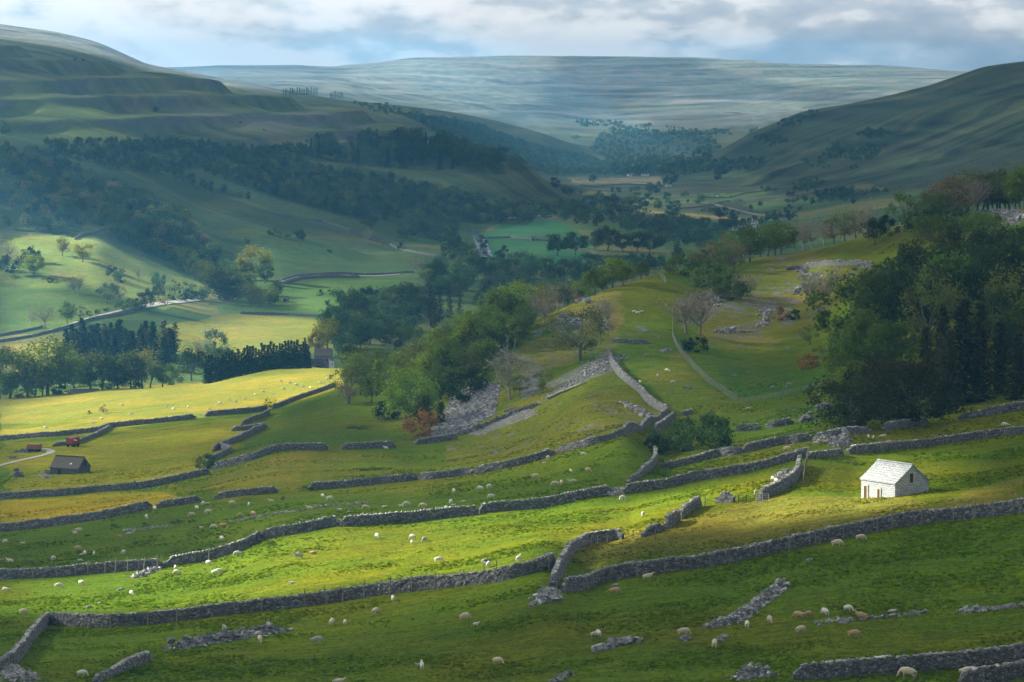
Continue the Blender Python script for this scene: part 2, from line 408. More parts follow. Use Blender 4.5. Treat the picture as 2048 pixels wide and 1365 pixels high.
# low walls of the far valley fields: a net of dark lines in the pasture colour of each field
fieldn = hash2(np.floor((X_ + 30 * n1) / 130.), np.floor((Y_ + .35 * X_) / 170.), 3)
vf = sstep(8.0, 8.6, GK) * sstep(11.4, 10.6, GK)
C = C * (1 + (vf * (fieldn - .5) * .7)[:, None])
C = lerp(C, (.17, .15, .06), vf * (fieldn > .82) * .7)
FIELDS = [  # polygon (photo pixels of its outline on the ground), colour, strength, near/far limits
 ("0,1056 0,1002 125,994 250,984 330,985 392,1003 310,1016 190,1036", (.25, .20, .006), 1.0, 430, 640),
 ("0,990 0,884 205,864 400,842 548,826 480,880 412,944 200,982", YEL, .75, 530, 850),
 ("0,882 0,800 690,720 690,772 540,818 410,834 205,861", (.215, .205, .03), .95, 640, 960),
 ("430,945 520,915 640,895 600,985 430,998", (.16, .145, .012), .6, 430, 760),
 ("880,885 960,850 1060,800 1225,730 1300,810 1330,835 1180,885 1030,925 900,930", (.14, .138, .012), .6, 430, 800),
 ("990,720 1160,610 1260,590 1225,690 1040,760", (.17, .15, .035), .8, 580, 860),
 ("1380,690 1410,580 1480,545 1600,500 1720,540 1640,640 1500,700", (.165, .15, .03), .6, 560, 960),
 ("1350,650 1475,800 1580,788 1670,764 1690,690 1500,715 1385,690", LUSH, .8, 500, 900),
 ("1950,425 2048,395 2048,440 1900,470 1850,500 1930,440", (.26, .16, .04), .9, 560, 900),
 ("1150,1100 1330,1062 1480,1010 1560,990 1880,1005 2048,950 2048,1010 1700,1062 1300,1138 1160,1145", (.17, .15, .03), .6, 290, 470),
 ("1250,740 1345,720 1400,775 1460,805 1330,812", (.15, .15, .012), .5, 500, 760),
 ("0,480 120,470 180,480 300,520 425,580 330,622 160,560 60,520", (.15, .20, .05), .95, 1300, 1900),
 ("0,520 60,520 160,565 260,612 120,655 0,672", (.09, .145, .03), .8, 1250, 1600),
 ("330,650 480,628 665,640 640,695 480,722 330,700", (.18, .19, .035), .95, 1050, 1500),
 ("560,575 650,560 840,560 660,632 520,628", (.075, .145, .03), .85, 1250, 1700),
 ("0,690 120,690 150,760 0,740", (.20, .18, .05), .8, 1000, 1260),
 ("420,480 560,470 900,500 840,555 560,550", (.065, .12, .045), .8, 1500, 2300),
 ("960,520 970,470 1010,445 1110,440 1185,480 1180,520 1050,548", (.035, .15, .07), .9, 1700, 2700),
 ("1140,358 1330,354 1335,366 1150,368", (.26, .21, .13), .9, 3000, 5200),
 ("1275,417 1335,424 1420,432 1500,437 1500,442 1330,434 1275,428", (.26, .22, .09), .9, 2000, 3600),
 ("1180,332 1300,326 1400,329 1340,337 1200,341", (.13, .18, .08), .9, 3500, 6200), ("1350,350 1480,340 1500,350 1400,362", (.10, .16, .07), .8, 3000, 4600),
 ("1180,404 1290,396 1330,402 1250,412", (.13, .17, .07), .8, 2500, 3600), ("1340,400 1440,388 1520,382 1540,392 1420,408", (.11, .17, .06), .8, 2500, 3600), ("1480,410 1620,396 1700,392 1640,408 1520,424", (.08, .15, .06), .9, 2300, 3300),
 ("1300,460 1380,452 1420,458 1340,470", (.10, .18, .06), .8, 2200, 2800), ("1300,488 1390,485 1395,500 1310,505", (.12, .18, .07), .8, 1900, 2500), ("1440,455 1500,446 1540,446 1470,462", (.10, .16, .06), .8, 2100, 2700),
 ("1160,382 1215,384 1215,392 1160,390", (.22, .2, .09), .9, 3000, 4300),
]
for txt, c, st, y0, y1 in FIELDS:
    jit = 90 if st < .85 and y1 < 1000 else (30 if y0 > 2000 else 12)
    m = inpoly(PX + jit * (n1 - .5) + jit * .4 * (n2 - .5), PY + jit * .5 * (n2 - .5), P(txt)) & (Y_ > y0) & (Y_ < y1)
    C[m] = lerp(C[m], c, st * sstep(.28, .52, n2[m] * .5 + n1[m] * .5 + .1 * st))
SCREES = [("905,792 958,762 1002,768 990,830 925,866 850,884 835,882 880,845", 1.), ("925,868 1062,812 1080,828 965,872", .85),
 ("1040,765 1080,733 1078,786 1046,800", .8), ("1085,772 1222,700 1236,738 1125,778", .65), ("990,712 1035,700 1100,745 1070,760 1010,730", .45),
 ("1105,648 1150,640 1160,668 1115,672", .6), ("1430,655 1520,640 1530,680 1440,676", .3), ("1355,600 1400,590 1480,605 1400,650 1360,655", .45),
 ("1560,640 1590,636 1590,650 1562,652", .6), ("1880,470 1960,415 2048,420 2048,450 1930,480", .55)]
for txt, st in SCREES:
    m = inpoly(PX + 16 * (n2 - .5), PY + 10 * (n1 - .5), P(txt)) & (Y_ < 1000)
    rockw[m] = np.maximum(rockw[m], st * sstep(.25, .5, n2[m] + .15 * st))
for txt, th in (("880,880 990,700 1180,600 1320,660 1335,835 1150,890 920,930", .60), ("1360,690 1410,580 1480,545 1600,500 1720,540 1680,660 1500,720", .60), ("1220,700 1345,650 1480,806 1660,770 1640,900 1330,905", .68)):
    m = inpoly(PX, PY, P(txt)) & (Y_ < 1000)
    sp = fbm(X_[m] / 3.2, Y_[m] / 4.5, 91, 3) * .55 + .45 * n1[m]
    rockw[m] = np.maximum(rockw[m], .75 * sstep(th - .03, th + .05, sp))
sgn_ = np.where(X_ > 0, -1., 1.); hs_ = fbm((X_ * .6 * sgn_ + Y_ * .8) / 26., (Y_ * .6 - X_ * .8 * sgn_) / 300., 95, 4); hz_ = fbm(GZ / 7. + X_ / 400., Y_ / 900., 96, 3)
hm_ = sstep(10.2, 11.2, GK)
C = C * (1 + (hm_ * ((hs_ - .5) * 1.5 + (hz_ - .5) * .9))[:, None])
sw_ = SCAR * sstep(11.8, 12.4, GK) * sstep(.25, .4, fbm(X_ / 40, Y_ / 90, 21, 3))
C = lerp(C, (.055, .06, .06), sw_ * .9 * sstep(.35, .55, fbm(X_ / 9., Y_ / 60., 22, 3))); rockw *= np.where(GK > 11.8, .45, 1.)
for txt in ("330,212 520,228 650,262 560,268 430,250", "100,160 210,175 160,200 110,190", "460,232 640,222 760,250 640,270"):
    m = inpoly(PX, PY, P(txt)) & (Y_ > 2000) & (Y_ < 4000)
    rockw[m] = np.maximum(rockw[m], .75 * sstep(.42, .6, n2[m] * .5 + n1[m] * .5))
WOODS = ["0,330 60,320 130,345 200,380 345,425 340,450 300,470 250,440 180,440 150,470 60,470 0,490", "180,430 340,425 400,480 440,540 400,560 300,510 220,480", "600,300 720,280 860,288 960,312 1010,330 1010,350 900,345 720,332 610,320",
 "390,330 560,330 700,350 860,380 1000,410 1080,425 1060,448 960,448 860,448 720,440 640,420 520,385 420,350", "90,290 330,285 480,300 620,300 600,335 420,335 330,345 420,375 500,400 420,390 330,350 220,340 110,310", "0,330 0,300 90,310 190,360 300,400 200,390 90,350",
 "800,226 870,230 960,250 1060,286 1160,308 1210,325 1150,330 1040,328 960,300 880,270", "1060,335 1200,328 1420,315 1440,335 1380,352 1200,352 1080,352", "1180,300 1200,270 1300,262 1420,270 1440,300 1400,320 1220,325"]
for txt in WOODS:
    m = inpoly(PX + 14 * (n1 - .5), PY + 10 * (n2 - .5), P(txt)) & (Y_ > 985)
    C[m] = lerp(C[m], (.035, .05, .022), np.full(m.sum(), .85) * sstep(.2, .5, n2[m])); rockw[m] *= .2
gm, t, out = material("grassland")
pb = N(t, 'ShaderNodeBsdfPrincipled', i_Roughness=.95)
try: pb.inputs['Specular IOR Level'].default_value = .03
except Exception: pass
at = N(t, 'ShaderNodeAttribute', attribute_name='Col'); ra = N(t, 'ShaderNodeAttribute', attribute_name='rock')
v1 = scaled(t, (1, 1, 1))
fine = noise(t, 1.6, 5, .68, v1); mid_ = noise(t, .16, 5, .6, v1); big = noise(t, .022, 4, .55, v1)
tuft = noise(t, .55, 3, .6, scaled(t, (1, 1.8, 1)))
c1 = mixrgb(t, ramp(t, [(.36, 0.), (.62, 1.)], mid_).outputs[0], at.outputs['Color'], mixrgb(t, 1., at.outputs['Color'], (1.35, 1.12, .75), 'MULTIPLY'))
c1 = mixrgb(t, ramp(t, [(.38, 0.), (.6, .6)], big).outputs[0], c1, mixrgb(t, 1., at.outputs['Color'], (.62, .88, .9), 'MULTIPLY'))
c1 = mixrgb(t, 1., c1, ramp(t, [(.28, .42), (.5, 1.), (.72, 1.5)], fine).outputs[0], 'MULTIPLY')
strk = noise(t, 1., 4, .6, scaled(t, (.22, .75, .5)), .4)
c1 = mixrgb(t, 1., c1, ramp(t, [(.32, .68), (.5, 1.), (.68, 1.22)], strk).outputs[0], 'MULTIPLY')
c1 = mixrgb(t, 1., c1, ramp(t, [(.25, .62), (.42, 1.)], tuft).outputs[0], 'MULTIPLY')
vo = N(t, 'ShaderNodeTexVoronoi', i_Scale=.9); L(t, v1, vo.inputs['Vector'])
rk = mixrgb(t, ramp(t, [(.3, 0.), (.7, 1.)], noise(t, .5, 6, .7, v1)).outputs[0], (.10, .10, .11), (.40, .39, .40))
rk = mixrgb(t, ramp(t, [(.1, 1.), (.6, .25)], vo.outputs['Distance']).outputs[0], (.08, .08, .085), rk)
c2 = mixrgb(t, ra.outputs['Fac'], c1, rk)
L(t, c2, pb.inputs['Base Color'])
bsum = N(t, 'ShaderNodeMath', operation='ADD'); L(t, fine, bsum.inputs[0]); L(t, tuft, bsum.inputs[1])
bp = N(t, 'ShaderNodeBump', i_Strength=.9, i_Distance=.35); L(t, bsum.outputs[0], bp.inputs['Height']); L(t, bp.outputs[0], pb.inputs['Normal'])
L(t, pb.outputs[0], out.inputs[0])
nc = len(sc_)
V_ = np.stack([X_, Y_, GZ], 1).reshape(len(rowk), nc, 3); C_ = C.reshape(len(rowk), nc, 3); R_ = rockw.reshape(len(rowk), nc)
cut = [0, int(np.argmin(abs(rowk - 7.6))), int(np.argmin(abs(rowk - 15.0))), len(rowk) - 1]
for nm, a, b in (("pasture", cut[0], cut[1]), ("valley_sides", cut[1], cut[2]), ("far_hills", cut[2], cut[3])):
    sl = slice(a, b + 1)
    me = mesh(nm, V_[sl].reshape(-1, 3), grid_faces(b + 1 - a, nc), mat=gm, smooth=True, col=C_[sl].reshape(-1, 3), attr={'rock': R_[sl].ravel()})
    obj(nm, me, kind='structure')
# a plain sheet carries the ground on behind the viewpoint and to both sides
sk = []
ring_in = np.concatenate([V_[0, :, :], V_[1:, -1, :], V_[-1, ::-1, :][1:], V_[::-1, 0, :][1:-1]])
cen = np.array([0, 6000, 0.]); outr = ring_in.copy(); dd = outr[:, :2] - cen[:2]
outr[:, 0] = ring_in[:, 0] * 2.2; outr[:, 1] = np.where(ring_in[:, 1] < 200, -400, ring_in[:, 1] * 1.03); outr[:, 2] = ring_in[:, 2] - 25
nr_ = len(ring_in); ii = np.arange(nr_); jj = (ii + 1) % nr_
obj("outer_ground", mesh("outer_ground", np.concatenate([ring_in, outr]), np.stack([ii, jj, jj + nr_, ii + nr_], 1), mat=gm, col=np.tile(HILL, (2 * nr_, 1)), attr={'rock': np.zeros(2 * nr_)}), kind='structure')

# ------------------------------------------------------------------ unseen cloud sheets overhead, their gaps shaped to place the sun patches
# layer limits by distance; polygons: outline on the ground (photo pixels), how open the cloud is there, softness in pixels
LIT = {0: (0, 985, .045, [
  ("0,1215 0,1172 200,1150 330,1128 480,1098 560,1080 760,1046 1000,1024 1250,996 1420,972 1560,944 1572,985 1440,1002 1330,1052 1240,1080 1130,1112 1000,1144 800,1160 600,1184 420,1210 200,1224 0,1228", 1.35, 10),
  ("560,1120 800,1078 1050,1042 1300,1000 1420,990 1330,1040 1130,1085 900,1130 640,1156 400,1185 300,1170", 1.7, 8),
  ("1420,1040 1560,990 1700,960 1690,915 1850,905 1860,1000 1790,1010 1650,1028 1500,1050", 1.2, 10),
  ("0,884 0,815 200,785 450,760 700,720 695,772 540,812 400,838 205,860", 1.6, 6),
  ("0,900 0,870 200,850 420,835 560,815 480,880 300,900 120,905", .5, 12),
  ("0,1080 0,890 300,870 450,880 420,950 400,1010 200,1050", .30, 16),
  ("400,1010 520,910 900,890 1250,860 1330,900 1000,1000 600,1060 400,1090", .28, 24),
  ("700,820 700,700 860,640 1010,590 1100,640 1000,780 860,880", .36, 14),
  ("880,890 1000,800 1200,720 1330,830 1150,890 960,930", .24, 16),
  ("1000,700 1180,590 1400,540 1330,640 1200,690 1050,740", .34, 14),
  ("1380,700 1460,560 1620,495 1680,540 1580,640 1480,700", .30, 14),
  ("1220,700 1330,690 1480,800 1640,830 1640,900 1350,960 1230,850", .26, 20),
  ("0,830 0,700 360,700 420,780 200,800", .55, 10),
  ("100,1245 1100,1130 1110,1190 700,1290 100,1320", .22, 20),
  ("1640,830 2100,640 2100,860 1700,880", .07, 20), ("1650,560 1830,520 1830,780 1660,820", .2, 16), ("1700,500 2100,330 2100,600 1750,640", .12, 20)]),
 1: (985, 3950, .12, [
  ("0,560 0,470 60,455 190,478 300,515 425,575 420,610 330,625 150,560", 1.5, 5),
  ("0,690 0,600 100,640 240,612 290,615 120,660", 1.1, 6), ("0,605 0,545 150,600 230,625 100,645", .7, 8),
  ("300,640 420,645 500,628 668,640 650,700 480,730 320,710", 1.5, 6),
  ("0,720 0,690 130,672 160,720 90,760", 1.2, 8), ("0,840 0,700 150,700 380,690 460,780 300,820", .7, 12),
  ("560,615 570,570 680,560 680,632", .9, 8), ("470,580 480,490 540,490 570,580", .9, 8), ("610,720 630,640 690,640 680,720", .9, 6),
  ("0,500 0,380 100,395 350,420 430,480 440,560 200,470", .26, 24), ("430,590 430,470 700,470 900,550 680,600", .34, 20),
  ("680,720 660,560 1000,500 1000,640 850,700", .34, 20), ("960,520 970,440 1180,440 1190,540 1050,560", .3, 14),
  ("0,300 0,170 300,200 500,260 600,280 300,270 100,290", .28, 22), ("300,205 700,205 700,225 300,222", .25, 8),
  ("1080,325 1500,320 1560,420 1450,450 1200,440 1100,400", .24, 14), ("1245,410 1290,385 1400,400 1440,430 1340,435 1280,430", .5, 8), ("1140,350 1335,350 1335,372 1150,372", .4, 6)]),
 2: (3950, 6150, .07, [('1000,350 1000,230 1450,250 1420,345', .32, 40), ('-100,110 -100,40 80,55 200,80 340,140 480,160 480,178 300,140 150,105', 1.6, 5), ('370,180 420,135 690,130 640,190', 0.6, 10), ('1060,330 1100,300 1400,285 1400,330 1200,345', 0.5, 10), ('640,200 760,205 900,230 860,236 700,222', 0.35, 6)]),
 3: (6150, 20000, .36, [('540,200 640,190 700,135 850,108 1100,104 1110,140 950,160 1000,180 900,230 700,222', 1.3, 12), ('700,235 760,200 1000,170 1100,190 950,235 800,240', 1.2, 10), ('1380,128 1560,112 1960,130 1960,160 1820,190 1640,172 1500,150', 1.6, 7), ('1180,205 1330,190 1640,212 1600,225 1330,218', 1.4, 5), ('1030,262 1060,236 1180,232 1300,240 1300,270 1150,285', 1.0, 10), ('370,180 420,135 690,130 640,190', 0.6, 10)])}
MS = 6.0
def maskimg(layer):
    base, polys = LIT[layer][2], LIT[layer][3]
    gx = np.arange(-300, 2360, MS); gy = np.arange(-60, 1560, MS); A, B = np.meshgrid(gx, gy)
    im = np.full(A.shape, base)
    neg = []
    for txt, val, soft in polys:
        m = inpoly(A, B, P(txt)).astype(float)
        r = max(1, int(soft / MS))
        for _ in range(2):
            for ax in (0, 1):
                p = np.pad(m, [(r, r) if i == ax else (0, 0) for i in (0, 1)], mode='edge'); c = np.cumsum(p, ax); n = 2 * r + 1
                c = np.concatenate([np.zeros_like(np.take(c, [0], ax)), c], ax)
                m = (np.take(c, range(n, c.shape[ax]), ax) - np.take(c, range(0, c.shape[ax] - n), ax)) / n
        if val < base: neg.append((m, val))
        else: im = np.maximum(im, base + (val - base) * m)
    for m, val in neg: im = im * (1 - m) + val * m
    return im, gx[0], gy[0]
def lit_at(layer, px, py):
    im, x0, y0 = maskimg(layer)
    fx = np.clip((px - x0) / MS, 0, im.shape[1] - 1.01); fy = np.clip((py - y0) / MS, 0, im.shape[0] - 1.01)
    i, j = fx.astype(int), fy.astype(int); u, v = fx - i, fy - j
    return (im[j, i] * (1 - u) + im[j, i + 1] * u) * (1 - v) + (im[j + 1, i] * (1 - u) + im[j + 1, i + 1] * u) * v
cm, t, out = material("shade_cloud_sheet")
oa = N(t, 'ShaderNodeAttribute', attribute_name='thick')
tr = N(t, 'ShaderNodeBsdfTransparent'); tl = N(t, 'ShaderNodeBsdfTranslucent', i_Color=(.34, .35, .38, 1)); df = N(t, 'ShaderNodeBsdfDiffuse', i_Color=(.5, .5, .52, 1))
mx = N(t, 'ShaderNodeMixShader'); mx.inputs[0].default_value = .25; L(t, tl.outputs[0], mx.inputs[1]); L(t, df.outputs[0], mx.inputs[2])
m2 = N(t, 'ShaderNodeMixShader'); L(t, oa.outputs['Fac'], m2.inputs[0]); L(t, tr.outputs[0], m2.inputs[1]); L(t, mx.outputs[0], m2.inputs[2])
L(t, m2.outputs[0], out.inputs[0])
CLOUDZ = 430.
def shade_cloud_deck(layer, ny, ns, s0, s1):
    y0, y1 = LIT[layer][0], LIT[layer][1]
    y0 = max(y0, 150); y1 = min(y1, 9900)
    off = np.cumsum(np.geomspace(10, 1100, 16)); ss = np.concatenate([np.full(16, s0), np.linspace(s0, s1, ns), np.full(16, s1)]); off = np.concatenate([-off[::-1], np.zeros(ns), off]); ns = len(ss); Yl = np.geomspace(y0, y1, ny)
    YY = np.repeat(Yl[None], ns, 0)
    z, kc = base_z(ss, YY)
    if layer == 0: z = np.where(kc > 7.0, np.minimum(z, -60), z)
    x = (ss[:, None] * YY) + off[:, None]
    px, py = proj(x, YY, z)
    lit = lit_at(layer, px.ravel(), py.ravel()).reshape(z.shape)
    lam = {0: 26., 1: 90., 2: 300., 3: 420.}[layer]
    nz = fbm(x / lam, YY / lam, 61 + layer, 4)
    lit = np.clip(lit * (1 + 1.1 * (nz - .5)) + .10 * (nz - .5), 0.02, 1)
    a = 1 - np.sqrt(np.clip(lit, 0, 1))
    a[lit > .97] = 0
    a[off > 0] = .86; a[off < 0] = .76  # unseen side wings, added to cut the skylight on the land
    edge = np.minimum(np.minimum(np.arange(ns), ns - 1 - np.arange(ns)) / 4., 1)[:, None]
    a = a * np.clip(edge, 0, 1)
    tt = (CLOUDZ - z) / SUN[2]
    cx = x + SUN[0] * tt; cy_ = YY + SUN[1] * tt
    bot = CLOUDZ + 6 * (nz - .5); top = bot + 3 + a * (30 + 60 * nz)
    V = np.concatenate([np.stack([cx, cy_, bot], -1).reshape(-1, 3), np.stack([cx + SUN[0] / SUN[2] * (top - bot), cy_ + SUN[1] / SUN[2] * (top - bot), top], -1).reshape(-1, 3)])
    Q = grid_faces(ns, ny); af = a.ravel()
    Q = Q[(af[Q].max(1) > .02)]
    Q = np.concatenate([Q, Q + ns * ny])
    me = mesh("shade_cloud", V, Q, mat=cm, smooth=True, attr={'thick': np.concatenate([af, af])})
    obj("shade_cloud", me, kind='structure')
shade_cloud_deck(0, 300, 260, -.24, .24)
shade_cloud_deck(1, 260, 260, -.25, .24)
shade_cloud_deck(2, 110, 200, -.27, .23)
shade_cloud_deck(3, 110, 180, -.27, .23)

gx_, gy_ = np.meshgrid(np.linspace(-5000, 5000, 90), np.linspace(-4000, 560, 50), indexing='ij')  # unseen cloud bank behind the viewpoint, added to darken the ambient light
nz_ = fbm(gx_ / 500, gy_ / 500, 71, 4); ok_ = np.clip((560 - gy_) / 200, 0, 1) * np.clip((5000 - abs(gx_)) / 300, 0, 1)
a_ = .92 * ok_ * (gy_ < 150 + 330 * (gx_ + 1150 > -40 - .24 * gy_))
b_ = CLOUDZ - 20 + 25 * nz_; t_ = b_ + 40 + 160 * nz_ * ok_
V = np.concatenate([np.stack([gx_, gy_, b_], -1).reshape(-1, 3), np.stack([gx_, gy_, t_], -1).reshape(-1, 3)])
Q = grid_faces(90, 50); Q = Q[a_.ravel()[Q].max(1) > .02]
obj("shade_cloud", mesh("shade_cloud", V, np.concatenate([Q, Q + 4500]), mat=cm, smooth=True, attr={'thick': np.tile(a_.ravel(), 2)}), kind='structure')

# ------------------------------------------------------------------ the air of the valley
hm, t, out = material("valley_air")
pv = N(t, 'ShaderNodeVolumePrincipled')
pv.inputs['Color'].default_value = (.15, .53, 1., 1); pv.inputs['Density'].default_value = 1.1e-4; pv.inputs['Anisotropy'].default_value = .25
L(t, pv.outputs[0], out.inputs['Volume'])
zlo = min(GZ.min(), outr[:, 2].min()) - 1.0
zhi = GZ.max() + 25
hb = MB(); x1 = abs(outr[:, 0]).max() + 50; y1 = outr[:, 1].max() + 50
hb.box((0, (y1 - 500) / 2, (zlo + zhi) / 2), (2 * x1, y1 + 500, zhi - zlo))
obj("haze", hb.done("haze", hm), kind='stuff')
# ------------------------------------------------------------------ stone things
def stone_mat(name, lo, hi, scale, joint=.35):
    m, t, out = material(name)
    b = N(t, 'ShaderNodeBsdfPrincipled', i_Roughness=.95)
    v = scaled(t, (1, 1, 1.7))
    vo = N(t, 'ShaderNodeTexVoronoi', i_Scale=scale); L(t, v, vo.inputs['Vector'])
    vd = N(t, 'ShaderNodeTexVoronoi', i_Scale=scale, feature='DISTANCE_TO_EDGE'); L(t, v, vd.inputs['Vector'])
    sepc = N(t, 'ShaderNodeSeparateColor'); L(t, vo.outputs['Color'], sepc.inputs[0])
    c = ramp(t, [(.0, lo), (.75, hi), (1., tuple(min(.75, q * 1.7) for q in hi))], sepc.outputs[0])
    f = ramp(t, [(.3, .6), (.7, 1.2)], noise(t, 9., 4, .6, v))
    c2 = mixrgb(t, 1., c.outputs[0], f.outputs[0], 'MULTIPLY')
    j = ramp(t, [(.0, joint), (.12, 1.)], vd.outputs['Distance'])
    c3 = mixrgb(t, 1., c2, j.outputs[0], 'MULTIPLY')
    L(t, c3, b.inputs['Base Color'])
    bp = N(t, 'ShaderNodeBump', i_Strength=.8, i_Distance=.08); L(t, j.outputs[0], bp.inputs['Height']); L(t, bp.outputs[0], b.inputs['Normal'])
    L(t, b.outputs[0], out.inputs[0])
    return m
M_WALL = stone_mat("dry_stone", (.075, .075, .08), (.20, .20, .205), 3.4)
M_COPE = stone_mat("coping_stone", (.18, .18, .18), (.34, .34, .33), 2.2, .7)
M_ROCK = stone_mat("limestone", (.15, .15, .155), (.30, .30, .30), 1.3, .6)
M_WOOD = simple("weathered_wood", (.20, .17, .13), .9, .35, 6., .3)
M_WIRE = simple("fence_wire", (.22, .26, .25), .6, .2, 4.)
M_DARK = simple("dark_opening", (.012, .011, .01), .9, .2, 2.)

def path3(pts, step, ymin=140.):
    w = hit([p[0] for p in pts], [p[1] for p in pts], ymin)[:, :2]
    out = []
    for a, b in zip(w[:-1], w[1:]):
        n = max(1, int(np.linalg.norm(b - a) / step))
        for i in range(n): out.append(a + (b - a) * i / n)
    out.append(w[-1]); out = np.array(out)
    if len(pts) > 2:      # round the corners a little
        k = max(1, int(2.0 / step)); ker = np.ones(2 * k + 1) / (2 * k + 1)
        pad = np.pad(out, ((k, k), (0, 0)), mode='edge'); sm = np.stack([np.convolve(pad[:, i], ker, 'valid') for i in (0, 1)], 1)
        sm[0], sm[-1] = out[0], out[-1]; out = sm
    return np.concatenate([out, land(out[:, 0], out[:, 1])[:, None]], 1)
def wall(txt, label, h=1.5, rough=.10, ruin=0., cope=True, ymin=140., w0=.66, name="dry_stone_wall", cat="stone wall"):
    pts = P(txt); d0 = hit1(*pts[len(pts) // 2], ymin)[1]; h *= .86
    step = float(np.clip(d0 / 900., .32, 1.6))
    p = path3(pts, step, ymin); n = len(p)
    if n < 3: p = path3(pts, step / 3, ymin); n = len(p)
    d = np.gradient(p[:, :2], axis=0); d /= np.linalg.norm(d, axis=1)[:, None] + 1e-9
    nrm = np.stack([-d[:, 1], d[:, 0]], 1)
    al = np.cumsum(np.r_[0, np.linalg.norm(np.diff(p[:, :2], axis=0), axis=1)])
    hh = h * (1 + rough * 1.6 * (vnoise(al / 2.2, al * 0, 5) - .5) + rough * (vnoise(al / .7, al * 0 + 9, 6) - .5))
    if ruin: hh = hh * (1 - ruin * sstep(.45, .75, fbm(al / 9., al * 0 + p[0, 0], 31, 3)))
    endf = np.minimum(1, .55 + np.minimum(al, al[-1] - al) / 1.2); hh = hh * endf
    # cross-section levels: (offset across, share of the height)
    prof = [(-.5, -.35), (-.47, .25), (-.42, .55), (-.36, .82), (-.27, 1.), (.27, 1.), (.36, .82), (.42, .55), (.47, .25), (.5, -.35)]
    R = []
    for q, (o, f) in enumerate(prof):
        off = o * w0 + rng.normal(0, .035, n) * (1 if 0 < q < 9 else 0)
        z = p[:, 2] + (f * hh if f > 0 else f) + (rng.normal(0, .05, n) if f > .9 else 0)
        R.append(np.concatenate([p[:, :2] + nrm * off[:, None], z[:, None]], 1))
    V = np.stack(R, 1).reshape(-1, 3); k = len(prof)
    ends = [[0 * k + j, 0 * k + j + 1, 0 * k + k - 2 - j, 0 * k + k - 1 - j] for j in range(4)] + [[(n - 1) * k + k - 1 - j, (n - 1) * k + k - 2 - j, (n - 1) * k + j + 1, (n - 1) * k + j] for j in range(4)]
    org = p[n // 2]
    o = obj(name, mesh(name, V - org, np.concatenate([grid_faces(n, k), ends]), mat=M_WALL), loc=org, label=label, cat=cat)
    if cope and step < 1.1:
        mb = MB(); a = 0.
        while a < al[-1]:
            L_ = rng.uniform(.18, .4) * max(1, step / .5); i = min(n - 1, int(np.searchsorted(al, a)))
            if rng.random() < (.96 - .5 * (hh[i] < .75 * h)):
                mb.box(p[i] - org + [*(nrm[i] * rng.normal(0, .04)), hh[i] + .06], (L_, rng.uniform(.34, .5), rng.uniform(.12, .27)),
                       math.atan2(d[i, 1], d[i, 0]) + rng.normal(0, .12), .16, (rng.normal(0, .15), rng.normal(0, .2)))
            a += L_ * 1.05
        obj("coping_stones", mb.done("coping_stones", M_COPE), o)
    return p
